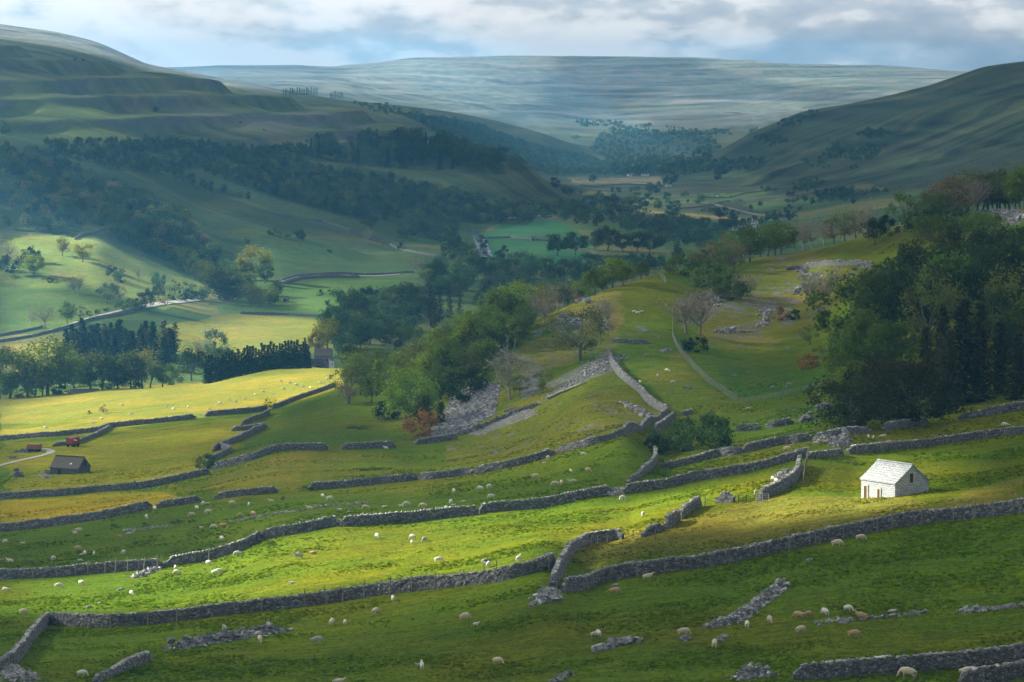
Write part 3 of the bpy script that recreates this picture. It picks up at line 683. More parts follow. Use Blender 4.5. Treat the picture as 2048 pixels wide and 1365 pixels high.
WALLS = [
 ("99,1250 160,1254 225,1256 350,1244 512,1224 729,1195 867,1178 1024,1158 1074,1146 1108,1132", "long front wall with leaning posts, along the lower edge of the sunlit lime field", dict(h=1.55)),
 ("1126,1185 1209,1164 1274,1153 1421,1133 1536,1110 1686,1076 1786,1056 1906,1041 2060,1024 2350,992", "long front wall below the white barn, running to the right edge of the photo", dict(h=1.6)),
 ("98,1247 76,1268 58,1290 40,1316 20,1338 -14,1352 -220,1400", "short wall bending down from the left corner of the front wall", dict(h=1.5)),
 ("1146,1100 1128,1126 1116,1152 1105,1178", "steep crumbling wall joining the two halves of the front wall", dict(h=1.5, ruin=.3, w0=1.0)),
 ("-280,1182 -12,1163 100,1155 200,1146 316,1137 327,1136", "straight wall above the sunlit lime field at its far left end", dict(h=1.5)),
 ("330,1136 340,1134 420,1119 485,1102 512,1086 575,1071 620,1062 672,1052 679,1052", "wall climbing right above the sunlit lime field from the broken gap", dict(h=1.55)),
 ("680,1054 687,1054 760,1048 825,1044 885,1036 947,1031 956,1029", "level wall section with sheep behind it, above the middle of the sunlit field", dict(h=1.55)),
 ("957,1028 965,1026 1024,1021 1131,1007 1186,995 1226,988", "wall from the grassy gap to the tumbled heap above the sunlit field", dict(h=1.5)),
 ("1246,989 1294,981 1344,975 1366,967 1449,954 1536,935 1586,921 1616,914", "wall curving right from the tumbled heap up to the small ruin", dict(h=1.5, ruin=.25)),
 ("1616,918 1650,915 1684,910", "low pale broken wall under the small ruin", dict(h=1.0, ruin=.4)),
 ("1696,908 1761,902 1858,892 1966,877 2060,866 2330,838", "straight wall with thin posts behind the white barn", dict(h=1.3)),
 ("-280,1090 -12,1068 100,1054 190,1041 265,1027 296,1019 304,1018", "wall along the lower edge of the bright yellow buttercup meadow", dict(h=1.6)),
 ("313,1017 355,1011 400,1004", "short tumbled wall right of the yellow buttercup meadow", dict(h=1.2, ruin=.5)),
 ("430,1000 470,994 512,990 555,986", "short dark wall ending at bare brown earth", dict(h=1.2)),
 ("617,981 717,973 822,962 835,960", "wall section with nettles at its foot below the oval green mound", dict(h=1.4)),
 ("838,961 867,959 927,951 945,949", "ragged wall section right of the nettle-fringed wall", dict(h=1.3, ruin=.4)),
 ("948,949 1024,935 1074,922 1097,914 1109,910", "smooth wall section below the olive slope", dict(h=1.4)),
 ("1113,908 1124,905 1186,891 1244,874 1274,863 1298,848 1336,828", "ragged wall climbing to the foot of the pale spur wall", dict(h=1.5, ruin=.4)),
 ("-280,1012 -12,1001 125,992 200,984 250,981 325,970 420,949", "long wall below the dark ruined barn", dict(h=1.5)),
 ("424,941 512,919 555,902 655,900", "wall curving up and right from the bush to a gateway", dict(h=1.5)),
 ("682,899 735,897 790,896", "straight wall right of the gateway, below the leafy spur", dict(h=1.4)),
 ("830,890 872,885 914,879", "wall at the foot of the grey scree", dict(h=1.4)),
 ("412,939 420,925 446,914 462,904 440,898", "small wall loop around the dark bush", dict(h=1.4)),
 ("427,904 452,893 479,882 505,868 530,858", "wall rising right from the dark bush", dict(h=1.5)),
 ("462,863 500,860 533,855", "short level wall meeting the rising wall", dict(h=1.2)),
 ("484,852 502,845 520,838 538,829", "short steep wall below the small thorn bush", dict(h=1.4)),
 ("545,818 600,798 672,774", "wall running from the thorn bush to the wooded spur", dict(h=1.3)),
 ("-280,905 -12,884 100,874 205,862 219,856 300,848 392,838", "long thin wall along the foot of the far sunlit yellow field", dict(h=1.35)),
 ("410,834 470,828 534,820", "wall section just left of the small thorn bush", dict(h=1.35)),
 ("219,858 190,874 165,884 152,890", "low wall dropping from the thin far wall to the red trailer", dict(h=1.0)),
 ("105,894 130,891 145,888", "low dark wall left of the red trailer", dict(h=1.0)),
 ("1217,707 1224,730 1240,752 1262,770 1284,788 1296,806 1315,818 1336,828", "pale stone wall zigzagging down the spur", dict(h=1.7, w0=1.0, ruin=.15)),
 ("1224,684 1260,687 1298,688", "low broken wall at the top of the green spur field", dict(h=1.0, ruin=.3)),
 ("1350,838 1332,853 1310,868", "short smooth wall left of the big round bush", dict(h=1.8)),
 ("1362,832 1385,826", "low stub of wall above the big round bush", dict(h=.9, ruin=.4)),
 ("1472,862 1500,862 1522,860", "stub of wall immediately right of the big round bush", dict(h=1.4)),
 ("1533,857 1560,854 1586,848", "sloping stub of wall right of the gap beside the bush", dict(h=1.4)),
 ("1600,847 1628,840", "pale heap-like end of wall under the dark yews", dict(h=1.2, ruin=.4)),
 ("1485,907 1526,896 1570,889 1601,886 1620,881", "knobbly wall below the dark yews", dict(h=1.4, ruin=.25)),
 ("1628,882 1656,879 1690,869 1717,868 1740,866", "ragged wall right of the knobbly wall, under the yews", dict(h=1.3, ruin=.5)),
 ("1768,864 1789,858 1827,854 1856,850", "broken wall with a tall knob, below the dark wood", dict(h=1.4, ruin=.5)),
 ("1917,840 1950,836 1981,831 2060,818 2300,796", "wall ending beside the stacked pale timbers at the right edge", dict(h=1.5, ruin=.2)),
 ("1322,936 1374,931 1382,929 1434,914 1466,911 1486,907", "wavy wall below the big round bush", dict(h=1.3, ruin=.4)),
 ("1256,967 1270,960 1286,949 1304,936 1312,920 1310,908", "crooked wall climbing to the big round bush", dict(h=1.3, ruin=.4)),
 ("1518,1003 1541,994 1560,985 1585,970 1596,952 1600,932", "lichened wall left of the barn field with three sheep beside it", dict(h=1.7)),
 ("1434,1007 1452,1006 1468,1005", "short humped wall left of the wooden gate", dict(h=1.5)),
 ("1360,1040 1376,1028 1388,1020 1400,1014", "broken wall rising towards the wooden gate", dict(h=1.5, ruin=.2)),
 ("1330,1060 1345,1053 1356,1044", "tall pointed stump of wall at the end of the lime field", dict(h=2.0, ruin=.2)),
 ("1286,1076 1305,1069 1326,1062", "low mossy stub of wall below the pointed stump", dict(h=1.2, ruin=.2)),
 ("1148,1102 1171,1090 1190,1085 1214,1082 1246,1079", "curved wall with a wire fence at the lower right of the lime field", dict(h=1.4)),
 ("1586,1362 1640,1360 1700,1352 1811,1346 1923,1336 2060,1312 2330,1262", "big wall across the bottom right corner of the photo", dict(h=1.5)),
 ("1918,1378 1960,1368 2060,1350", "dark wall end at the very bottom right, nearest of all walls", dict(h=1.5)),
 ("190,1368 225,1353 250,1342 300,1322", "crumbling wall end at the bottom left below the stony bank", dict(h=1.1, ruin=.4)),
 ("1572,541 1610,536 1650,531 1745,532", "small wall on the crest between ridge trees", dict(h=1.5, ruin=.3)),
 ("1720,536 1745,536", "short stub of wall beside the ridge wood", dict(h=1.5)),
]
WALLPATH = {}
for txt, lab, kw in WALLS: WALLPATH[lab] = wall(txt, lab, **kw)
FARWALLS = [
 ("562,562 590,553 640,550 700,549 760,550 830,546", "dark curved lane wall under the shaded left slope"),
 ("565,568 600,557 650,554 720,555", "lower of the two parallel walls along the shaded curved lane"),
 ("480,628 560,630 650,634", "thin dark wall along the top of the valley hay field"),
 ("-10,686 60,676 125,659 200,637 292,616", "pale wall along the lower side of the sunlit lane"),
 ("-10,674 30,668 90,656", "pale wall along the upper side of the sunlit lane"),
 ("150,480 185,468 220,452", "dark wall corner between the sunlit slope and the wood"),
 ("560,430 640,442 700,462 760,478 820,484", "long thin wall slanting down the shaded slope"),
 ("700,468 780,490 860,512 900,518", "second thin slanting wall on the shaded slope, lower down"),
 ("965,478 1020,476 1080,482 1150,486", "thin wall across the teal field by the river"),
 ("1150,500 1185,505 1210,515", "thin wall below the two round dark trees"),
 ("1340,420 1420,412 1480,400 1600,392", "thin far wall across the right valley fields"),
 ("1400,396 1500,386 1600,374", "uppermost thin wall of the right valley fields"),
 ("1420,408 1460,418 1500,428 1530,432", "thin wall crossing towards the far village"),
 ("1160,372 1240,370 1330,372", "far straight wall on the flat valley floor"),
]
for txt, lab in FARWALLS: wall(txt, lab, h=1.5, ymin=985., cope=False, w0=1.1)

# heaps of tumbled stone: countable patches, each one thing
def rock_mesh(name, r, squash=.7, n=2, seed=0, mat=None):
    bm = bmesh.new(); bmesh.ops.create_icosphere(bm, subdivisions=n, radius=r)
    q = np.random.default_rng(seed); o = q.uniform(-9, 9, 3)
    for v in bm.verts:
        c = v.co / r; f = 0
        for a in ((1.3, .4), (2.9, .22)):
            f += a[1] * (vnoise(np.array([c.x * a[0] + o[0]]), np.array([c.y * a[0] + c.z * 1.7 * a[0] + o[1]]), seed)[0] - .5) * 2
        v.co = Vector((c.x * (1 + f), c.y * (1 + f * .8), c.z * squash * (1 + f))) * r
    me = bpy.data.meshes.new(name); bm.to_mesh(me); bm.free(); me.materials.append(mat or M_ROCK)
    return me
def heap(txt, label, n, size, spread=.8, name="stone_heap", cat="stones", mat=None, lift=.25, ymin=140.):
    p = path3(P(txt), .3, ymin); org = p[len(p) // 2]; mb = MB()
    size *= .46; n = int(n * 3.0); spread *= .75
    for i in range(n):
        c = p[rng.integers(len(p))].copy(); o = rng.normal(0, spread, 2); c[:2] += o
        s = size * rng.lognormal(0, .4); z = land(c[0], c[1])[0] + s * .15 + lift * max(0, 1 - np.linalg.norm(o) / (spread * 1.5)) * rng.random()
        mb.box((c[0] - org[0], c[1] - org[1], z - org[2]), (s, s * rng.uniform(.6, 1), s * rng.uniform(.4, .8)), rng.uniform(0, 6.3), .3, (rng.normal(0, .4), rng.normal(0, .4)))
    return obj(name, mb.done(name, mat or M_COPE), loc=org, label=label, cat=cat)
heap("1419,1255 1449,1250 1486,1231 1520,1206 1548,1186 1566,1171", "pale collapsed wall lying in the dark pasture below the long front wall", 420, .48, .55, "collapsed_wall", "stone wall", lift=.9)
heap("345,1300 400,1290 450,1280 500,1270 552,1264", "long dark stony bank at the lower left, with grass on it", 520, .55, .9, "stony_bank", "stone bank", M_ROCK, lift=1.0)
heap("-10,1338 20,1344 40,1352 50,1362", "heap of stones in the bottom left corner, under the bent wall", 260, .5, .9, lift=.9)
heap("1106,1180 1095,1190 1080,1197", "rubble spilling from the foot of the steep crumbling wall", 150, .45, .6)
heap("1066,1212 1085,1206 1100,1203 1115,1197", "line of loose pale boulders below the spilled rubble", 26, .75, .35)
heap("1224,990 1238,986 1250,984", "tumbled heap in the wall above the sheep, with two pale stakes", 170, .5, .6, lift=.9)
heap("272,1156 290,1148 314,1140", "pale fallen stones below the broken gap in the left wall", 90, .5, .5, lift=.5)
heap("455,1046 520,1034 560,1028 600,1022 640,1014 700,1010 740,1006", "long thin scatter of white stones across the sheep pasture", 170, .4, .35, "stone_line")
heap("345,1052 300,1058 250,1062", "scattered stones among dark rushes in the left pasture", 40, .4, .6, "stone_line")
heap("1200,1301 1225,1294 1245,1286 1270,1283", "flat grey outcrop in the bottom middle of the dark pasture", 26, 1.0, .4, "rock_outcrop", "rocks", M_ROCK)
heap("1108,1363 1125,1355 1142,1348", "few grey boulders at the bottom edge, middle", 9, .7, .4, "rock_outcrop", "rocks", M_ROCK)
heap("1635,1246 1690,1243 1720,1240 1745,1236 1790,1234 1850,1226", "thin line of grey stones among the grazing sheep at lower right", 60, .45, .3, "stone_line")
heap("1930,1224 1975,1221 2010,1216 2045,1212", "low line of pale stones at the right edge of the dark pasture", 60, .5, .4, "stone_line")
heap("1480,1358 1505,1350 1530,1352", "dark heap of stones at the bottom edge, right of middle", 160, .5, .6, lift=1.2)
heap("1640,888 1656,880 1680,895 1690,885 1688,870", "small roofless ruin of stones beside the knobbly wall", 260, .5, .7, "ruined_fold", "ruin", lift=1.6)
heap("1576,970 1560,945 1590,938", "pale tumble of stones behind the three sheep", 120, .5, .6)
heap("1240,806 1262,812 1284,826 1300,835", "pale broken rocks just under the zigzag spur wall", 90, .7, .9, "rock_outcrop", "rocks")
heap("925,868 985,845 1040,820 1075,812", "dark broken rib of stones between the two scree chutes", 260, .6, .7, "rock_rib", "rocks", M_WALL, lift=.8)
heap("1100,790 1140,772 1190,740 1222,712", "wide spill of stones below the twisted tree", 420, .55, 2.2, "rock_spill", "rocks")
heap("1590,590 1600,575 1625,580", "dark rocks on the golden hillside under bare trees", 40, .9, .9, "rock_outcrop", "rocks", M_ROCK)
heap("1432,666 1470,662 1510,664", "long grey outcrop on the hillside above the green hollow", 70, .9, .9, "rock_outcrop", "rocks", M_ROCK)
heap("1515,625 1530,618 1532,650 1518,655", "two grey slabs on the golden hillside", 40, 1.0, .8, "rock_outcrop", "rocks", M_ROCK)
heap("1400,600 1440,590 1470,575 1420,610", "grey crag half hidden behind bare trees", 90, 1.2, 1.5, "rock_outcrop", "rocks", M_ROCK, lift=1.2)
heap("1596,545 1615,536 1605,552 1640,552", "grey rocks on the crest beside the small wall", 60, .9, .9, "rock_outcrop", "rocks", M_ROCK, lift=.6)
heap("1950,432 1985,424 2020,430 2046,440 1960,446", "jagged outcrop under the golden top at the right edge", 150, 1.3, 1.6, "rock_outcrop", "rocks", M_ROCK, lift=1.0)
heap("1115,650 1125,640 1150,646 1140,660", "pale crag on the nose of the spur", 130, 1.1, 1.0, "rock_outcrop", "rocks", M_ROCK, lift=1.6)
heap("1155,605 1170,602 1176,608", "pale boulders beside the russet bush on the crest", 36, 1.0, .6, "rock_outcrop", "rocks", M_ROCK, lift=.8)
heap("1190,640 1205,648 1212,660", "long tilted slab beside the twisted tree", 26, 1.3, .5, "rock_outcrop", "rocks", M_ROCK, lift=.6)
heap("996,706 1005,716 1020,724", "pale crag half way up the spur edge", 80, .9, .9, "rock_outcrop", "rocks", M_ROCK, lift=1.2)
heap("1640,806 1655,815 1618,828 1610,842", "scattered grey boulders left of the dark yews", 26, .9, .9, "rock_outcrop", "rocks", M_ROCK)
heap("1322,704 1340,700", "low stones at the bend of the mesh fence", 24, .6, .4, "stone_line")
ROCKP = P("1373,778 1292,712 1545,776 1468,752 1571,775 1578,698 1640,790 1722,1050 972,1124 877,1030 1232,1172 1163,1176 700,1026 242,1180 180,1216 200,1208 1438,1283 1448,1276 1690,1245 1640,1252 1620,1122 1370,1281 1578,770 1590,822 1495,745 1545,850")
rmesh = [rock_mesh("boulder", .5, .6, 2, s) for s in range(5)]
WHERE = ["beside the mesh fence", "near the top of the spur field", "in the green hollow, right", "in the green hollow, left", "in the green hollow beside the wall", "at the hollow's upper edge", "under the yews", "in the upper right dark pasture", "right of the lime field's centre", "above the level wall", "at the foot of the front wall, right half", "at the foot of the front wall near the steep wall", "below the climbing wall", "in the left end of the lime field, brownish", "at the lower left of the lime field", "at the lower left of the lime field, farther right", "below the collapsed wall", "below the collapsed wall, right one", "in the sheep group at lower right", "in the sheep group at lower right, left one", "alone under the front wall, right", "under a tan sheep in the dark pasture", "beside the hollow's lower wall", "left of the yews", "in the middle of the green hollow", "beside the wall stub by the bush"]
for i, (p, w) in enumerate(zip(ROCKP, WHERE)):
    c = hit1(*p); o = obj("boulder", rmesh[i % 5], loc=c, label="single grey boulder " + w, cat="boulder")
    s = (2.2 if i == 0 else rng.uniform(.7, 1.5)); o.scale = (s, s * .8, s); o.rotation_euler.z = rng.uniform(0, 6)

# loose stones of the big scree: nobody could count them
mb = MB(); sc_poly = P(SCREES[0][0]); k = 0
while k < 9000:
    q = rng.uniform((835, 760), (1005, 888), (3000, 2)); q = q[inpoly(q[:, 0], q[:, 1], sc_poly)]
    w = hit(q[:, 0], q[:, 1])
    for c in w:
        s = rng.lognormal(-1.5, .35); mb.box(c + [0, 0, s * .2], (s, s * .8, s * .6), rng.uniform(0, 6.3), .3, (rng.normal(0, .4), rng.normal(0, .4))); k += 1
obj("scree_stones", mb.done("scree_stones", M_ROCK), kind='stuff', label="grey slope of loose scree below the leafy spur")

# ------------------------------------------------------------------ lanes, track, river: strips that follow the land
def strip(name, txt, width, mat, lift=.12, ymin=985.):
    p = path3(P(txt), max(1., hit1(*P(txt)[0], ymin)[1] / 500), ymin)
    d = np.gradient(p[:, :2], axis=0); d /= np.linalg.norm(d, axis=1)[:, None] + 1e-9
    nr = np.stack([-d[:, 1], d[:, 0]], 1); rows = []
    for o in (-.5, -.17, .17, .5):
        q = p[:, :2] + nr * (o * width + .25 * (rng.random((len(p), 1)) - .5) * (abs(o) == .5))
        rows.append(np.concatenate([q, land(q[:, 0], q[:, 1])[:, None] + lift - .05 * (abs(o) == .5)], 1))
    V = np.stack(rows, 1).reshape(-1, 3)
    obj(name, mesh(name, V, grid_faces(len(p), 4), mat=mat, smooth=True), kind='structure')
M_LANE = simple("lane_gravel", (.36, .35, .34), .95, .25, 1.2, .3)
M_RIVER, t, out = material("river_water")
b = N(t, 'ShaderNodeBsdfPrincipled', i_Roughness=.12); b.inputs['Base Color'].default_value = (.10, .14, .17, 1)
bp = N(t, 'ShaderNodeBump', i_Strength=.25, i_Distance=.2); L(t, noise(t, .8, 3, .6, scaled(t, (1, 1, 1))), bp.inputs['Height']); L(t, bp.outputs[0], b.inputs['Normal']); L(t, b.outputs[0], out.inputs[0])
strip("lane", "-10,681 60,674 125,657 200,634 292,614 340,606 400,600", 5., M_LANE, .35)
strip("lane", "563,566 600,555 650,552 720,552 800,549", 5., simple("dark_lane_tarmac", (.22, .22, .24), .95, .2, 1.), .3)  # this lane's surface is a darker grey than the others
strip("river", "945,462 953,472 962,486 968,500 973,516", 9., M_RIVER, .5)
strip("track", "-10,935 40,922 80,913 104,906 98,901 84,899", 2.0, simple("worn_track", (.26, .25, .22), .95, .25, 1.2), .15, 500.)
strip("lane", "1000,440 1060,434 1110,432", 6., M_LANE, .5)

# ------------------------------------------------------------------ posts and fences
def post(x, y, label, h=1.75, lean=0., ymin=140., group="thin posts along the stone walls"):
    c = hit1(x, y, ymin); mb = MB()
    mb.tube([(0, 0, -.3), (lean * .3, 0, h * .5), (lean * .62, .02, h)], (.075, .065, .055), 6)
    mb.tube([(lean * .62, .02, h), (lean * .63, .02, h + .03)], (.055, .02), 6)
    return obj("fence_post", mb.done("fence_post", M_WOOD), loc=c + np.array([0, -.55, 0]), label=label, cat="post", group=group)
ORD = ["first", "second", "third", "fourth", "fifth", "sixth", "seventh", "eighth", "ninth", "tenth", "eleventh", "twelfth", "thirteenth", "fourteenth", "fifteenth", "sixteenth", "seventeenth", "eighteenth", "nineteenth", "twentieth"]
for name_, pts, h in (("front wall's left half", "94,1250 222,1256 297,1252 355,1246 470,1228 524,1223 610,1212 654,1208 685,1204 729,1197 781,1188 824,1182 868,1178 931,1170 968,1164 992,1160 1098,1140", 2.1),
                      ("front wall's right half", "1130,1186 1165,1176 1207,1166 1273,1154 1328,1145 1368,1139 1420,1134 1457,1125 1511,1116 1577,1103 1630,1090 1686,1078 1753,1064 1784,1058 1841,1050 1905,1042 1948,1036 1986,1033 2037,1028", 2.2),
                      ("straight wall behind the white barn", "1712,907 1761,903 1790,900 1820,896 1858,892 1886,889 1916,885 1966,878 2010,872", 1.9),
                      ("left wall above the sunlit field", "68,1158 115,1154 152,1150 176,1148 211,1145 232,1144 256,1142 288,1140 316,1137 419,1121", 2.0)):
    pp = P(pts)
    for i, (x, y) in enumerate(pp):
        post(x, y + 1, f"weathered post against the {name_}, {ORD[i]} from the left", h * rng.uniform(.85, 1.1), rng.choice([0, 0, .1, -.3, .35]))
def wire_fence(txt, label, every, h=1.15, ymin=140., mesh_net=False):
    p = path3(P(txt), .5, ymin); org = p[len(p) // 2]
    r = bpy.data.objects.new("wire_fence", None); COL.objects.link(r); r.location = org; r['label'] = label; r['category'] = "fence"
    al = np.cumsum(np.r_[0, np.linalg.norm(np.diff(p, axis=0), axis=1)]); a = 0
    while a <= al[-1]:
        i = int(np.searchsorted(al, a)); i = min(i, len(p) - 1); mb = MB()
        mb.tube([(0, 0, -.3), (rng.normal(0, .05), 0, h + .15)], (.06, .05), 5); mb.tube([(0, 0, h * .5), (.01, .0, h * .5 + .06)], (.065, .065), 5)
        obj("post", mb.done("post", M_WOOD), r, loc=p[i] - org); a += every
    mb = MB(); q = p[::4] - org
    for hh in ([.2, .4, .6, .8, 1.0] if mesh_net else [.35, .7, 1.05]): mb.tube(q + [0, 0, hh * h], [.03 if mesh_net else .012] * len(q), 3)
    if mesh_net:
        for c in p[::2] - org: mb.tube([c + [0, 0, .1], c + [0, 0, h]], (.015, .015), 3)
    obj("wire", mb.done("wire", M_WIRE), r)
wire_fence("1345,625 1345,675 1352,695 1368,718 1390,742 1410,762 1430,776 1450,790 1464,800 1478,806", "green mesh fence curving down the spur field", 4, 1.5, mesh_net=True)
wire_fence("1150,1107 1165,1104 1178,1101 1192,1093 1210,1088 1246,1082", "post and wire fence under the curved wall at the lime field's corner", 2.2, 1.2)
wire_fence("1478,806 1530,798 1580,789 1620,778 1668,768", "dark low fence along the foot of the green hollow", 5, .9, mesh_net=True)
wire_fence("1618,912 1612,935 1606,970", "thin fence left of the white barn's meadow", 3, 1.3)
wire_fence("1332,1062 1350,1054 1362,1042 1380,1028 1402,1016 1434,1008", "stakes and wire beside the broken wall stumps", 2.6, 1.2)
wire_fence("1306,560 1318,556 1328,562 1332,570", "tiny wire guard on the crest of the spur", 3, 1.6, mesh_net=True)

g = bpy.data.objects.new("field_gate", None); COL.objects.link(g); c = hit1(1484, 1006); g.location = c; g['label'] = "small brown wooden gate section between the walls left of the barn field"; g['category'] = "gate"
for dx in (-.45, .55):
    mb = MB(); mb.tube([(dx, 0, -.2), (dx, 0, 1.05)], (.08, .075), 6); mb.tube([(dx, 0, 1.05), (dx, 0, 1.1)], (.075, .02), 6); obj("post", mb.done("post", simple("brown_timber", (.09, .055, .035), .9)), g)
for z in (.3, .6):
    mb = MB(); mb.box((.05, 0, z), (.96, .05, .1), 0, .03); obj("rail", mb.done("rail", simple("brown_rail", (.10, .06, .04), .9)), g)
g = bpy.data.objects.new("metal_gate", None); COL.objects.link(g); c = hit1(1523, 1006); g.location = c; g['label'] = "grey tubular metal gate standing against the lichened wall"; g['category'] = "gate"
M_GALV = simple("galvanised_metal", (.42, .45, .46), .5, .15, 4.)
mb = MB()
for z in (.15, .4, .65, .9, 1.15): mb.tube([(-.7, -.3, z), (.9, -.1, z)], (.03, .03), 5)
obj("bars", mb.done("bars", M_GALV), g); mb = MB()
for x in (-.7, .1, .9): mb.tube([(x, -.3 + (x + .7) * .125, .0), (x, -.3 + (x + .7) * .125, 1.2)], (.035, .035), 5)
obj("uprights", mb.done("uprights", M_GALV), g)
for i, (x, y) in enumerate(P("1237,990 1244,989")):
    post(x, y + 2, ("left" if i == 0 else "right") + " of two pale stakes standing at the tumbled heap", 1.5, .1, group="pale stakes at the tumbled heap")
for i, (x, y) in enumerate(P("1266,1078 1310,1078")): post(x, y, ("lone dark stake in the gap of the lime field's lower edge", "short stake beside the low mossy stub of wall")[i], 1.1, 0, group="stakes at the lime field's edge")
# ------------------------------------------------------------------ trees
def leaf_mat(name, trans=.35):
    m, t, out = material(name)
    oi = N(t, 'ShaderNodeObjectInfo'); at = N(t, 'ShaderNodeAttribute', attribute_name='tone')
    c = mixrgb(t, 1., oi.outputs['Color'], ramp(t, [(0., .55), (1., 1.5)], at.outputs['Fac']).outputs[0], 'MULTIPLY')
    hs = N(t, 'ShaderNodeHueSaturation'); L(t, c, hs.inputs['Color'])
    mr = N(t, 'ShaderNodeMapRange'); mr.inputs[3].default_value = .8; mr.inputs[4].default_value = 1.2; L(t, oi.outputs['Random'], mr.inputs[0]); L(t, mr.outputs[0], hs.inputs['Value'])
    mh = N(t, 'ShaderNodeMapRange'); mh.inputs[3].default_value = .485; mh.inputs[4].default_value = .515; L(t, oi.outputs['Random'], mh.inputs[0]); L(t, mh.outputs[0], hs.inputs['Hue'])
    d = N(t, 'ShaderNodeBsdfDiffuse'); tr = N(t, 'ShaderNodeBsdfTranslucent'); L(t, hs.outputs[0], d.inputs[0]); L(t, hs.outputs[0], tr.inputs[0])
    mx = N(t, 'ShaderNodeMixShader'); mx.inputs[0].default_value = trans; L(t, d.outputs[0], mx.inputs[1]); L(t, tr.outputs[0], mx.inputs[2]); L(t, mx.outputs[0], out.inputs[0])
    return m
M_LEAF = leaf_mat("foliage"); M_NEEDLE = leaf_mat("needles", .12)
M_BARK = simple("bark", (.11, .095, .08), .95, .4, 8., .4)
M_PALEBARK = simple("pale_bark", (.26, .235, .19), .95, .3, 8., .4)
FOL = []   # random generator for shapes
def cards(c, sz, nrm=None, q=rng):
    """leaf-clump quads at centres c, half-size sz"""
    n = len(c); a = q.normal(size=(n, 3)); a /= np.linalg.norm(a, axis=1)[:, None]
    b = q.normal(size=(n, 3)) if nrm is None else nrm + q.normal(0, .5, (n, 3))
    u = np.cross(a, b); u /= np.linalg.norm(u, axis=1)[:, None] + 1e-9; w = np.cross(u, b); w /= np.linalg.norm(w, axis=1)[:, None] + 1e-9
    s = np.broadcast_to(np.asarray(sz), (n,))[:, None] * q.uniform(.6, 1.3, (n, 1))
    V = np.stack([c - u * s - w * s * .7, c + u * s - w * s * .5, c + u * s * .8 + w * s * .8, c - u * s * .7 + w * s * .6], 1).reshape(-1, 3)
    return V, np.arange(4 * n).reshape(n, 4)
def limbs(q, tips, h0, r0, lean=(0, 0)):
    mb = MB(); top = np.array([lean[0], lean[1], h0])
    mb.tube([(0, 0, -.04), (lean[0] * .3, lean[1] * .3, h0 * .4), top], (r0 * 1.35, r0, r0 * .8), 6)
    for tp in tips:
        tp = np.asarray(tp); b = top * q.uniform(.6, 1.); mid = b + (tp - b) * .5 + q.normal(0, .035, 3) + [0, 0, .03]
        mb.tube([b, mid, tp], (r0 * .55, r0 * .34, r0 * .12), 4)
    return mb
def broadleaf(seed, puffs, width, low, nleaf, lsz, lump=.17, fill=.5, spire=0.):
    q = np.random.default_rng(seed)
    pc = []
    while len(pc) < puffs:
        d = q.normal(size=3); d /= np.linalg.norm(d); r = q.uniform(.45, 1) ** .6
        c = np.array([d[0] * width * .5 * r, d[1] * width * .5 * r, (low + 1) / 2 + d[2] * (1 - low) / 2 * r])
        if spire: c[:2] *= np.clip(1.15 - (c[2] - low) / (1 - low) * spire, .15, 1)
        pc.append(c)
    pc = np.array(pc); pr = lump * q.uniform(.5, 1.4, puffs)
    k = q.integers(0, puffs, nleaf); d = q.normal(size=(nleaf, 3)); d /= np.linalg.norm(d, axis=1)[:, None]
    r = q.uniform(fill, 1.05, nleaf) ** .7
    c = pc[k] + d * (pr[k] * r)[:, None] * [1, 1, .8]
    # wispy outliers
    out = q.random(nleaf) < .17; c[out] = pc[k[out]] + d[out] * (pr[k[out]] * q.uniform(1.05, 1.6, out.sum()))[:, None]
    V, Q = cards(c, lsz, d, q)
    tone = np.clip(q.uniform(.2, .8, puffs)[k] * .75 + q.uniform(0, .35, nleaf), 0, 1)
    crown = mesh("crown", V, Q, mat=M_LEAF, attr={'tone': np.repeat(tone, 4)})
    trunk = limbs(q, pc[q.permutation(puffs)[:9]], max(.16, low + .12), .026, (q.normal(0, .03), q.normal(0, .03))).done("trunk", M_BARK, True)
    return trunk, crown
def bare(seed, width=.8, nleaf=500, pale=True, h0=.3):
    q = np.random.default_rng(seed); mb = MB(); tw = MB(); tips = []
    lean = q.normal(0, .05, 2); top = np.array([lean[0], lean[1], h0])
    mb.tube([(0, 0, -.04), (lean[0] * .2, lean[1] * .6, h0 * .5), top], (.034, .026, .022), 6)
    for i in range(11):
        a = q.uniform(0, 6.28); el = q.uniform(.35, 1.35); L_ = q.uniform(.35, .68)
        b = top * q.uniform(.75, 1); d = np.array([math.cos(a) * math.cos(el) * width, math.sin(a) * math.cos(el) * width, math.sin(el)])
        e = b + d * L_; e[2] = min(e[2], 1.); m = b + d * L_ * .5 + q.normal(0, .04, 3)
        mb.tube([b, m, e], (.015, .009, .004), 4)
        for j in range(7):
            s = m + (e - m) * q.uniform(-.6, 1); dd = d + q.normal(0, .6, 3); dd /= np.linalg.norm(dd); f = s + dd * q.uniform(.12, .26); f2 = f + (dd + q.normal(0, .6, 3)) * .1
            tw.tube([s, f, f2], (.0055, .0035, .002), 3); tips += [f, f2, (s + f) / 2]
            for _ in range(4):
                g = f + (f2 - f) * q.random(); h = g + q.normal(0, .07, 3) + [0, 0, .03]; tw.tube([g, h], (.0032, .0018), 3); tips.append(h)
    tips = np.array(tips)
    trunk = mb.done("trunk", M_PALEBARK if pale else M_BARK, True)
    c = tips[q.integers(0, len(tips), nleaf)] + q.normal(0, .025, (nleaf, 3)); V, Q = cards(c, .011, None, q)
    crown = mesh("crown", V, Q, mat=M_LEAF, attr={'tone': np.repeat(q.random(nleaf), 4)})
    twigs = tw.done("twigs", M_PALEBARK if pale else M_BARK)
    return trunk, crown, twigs
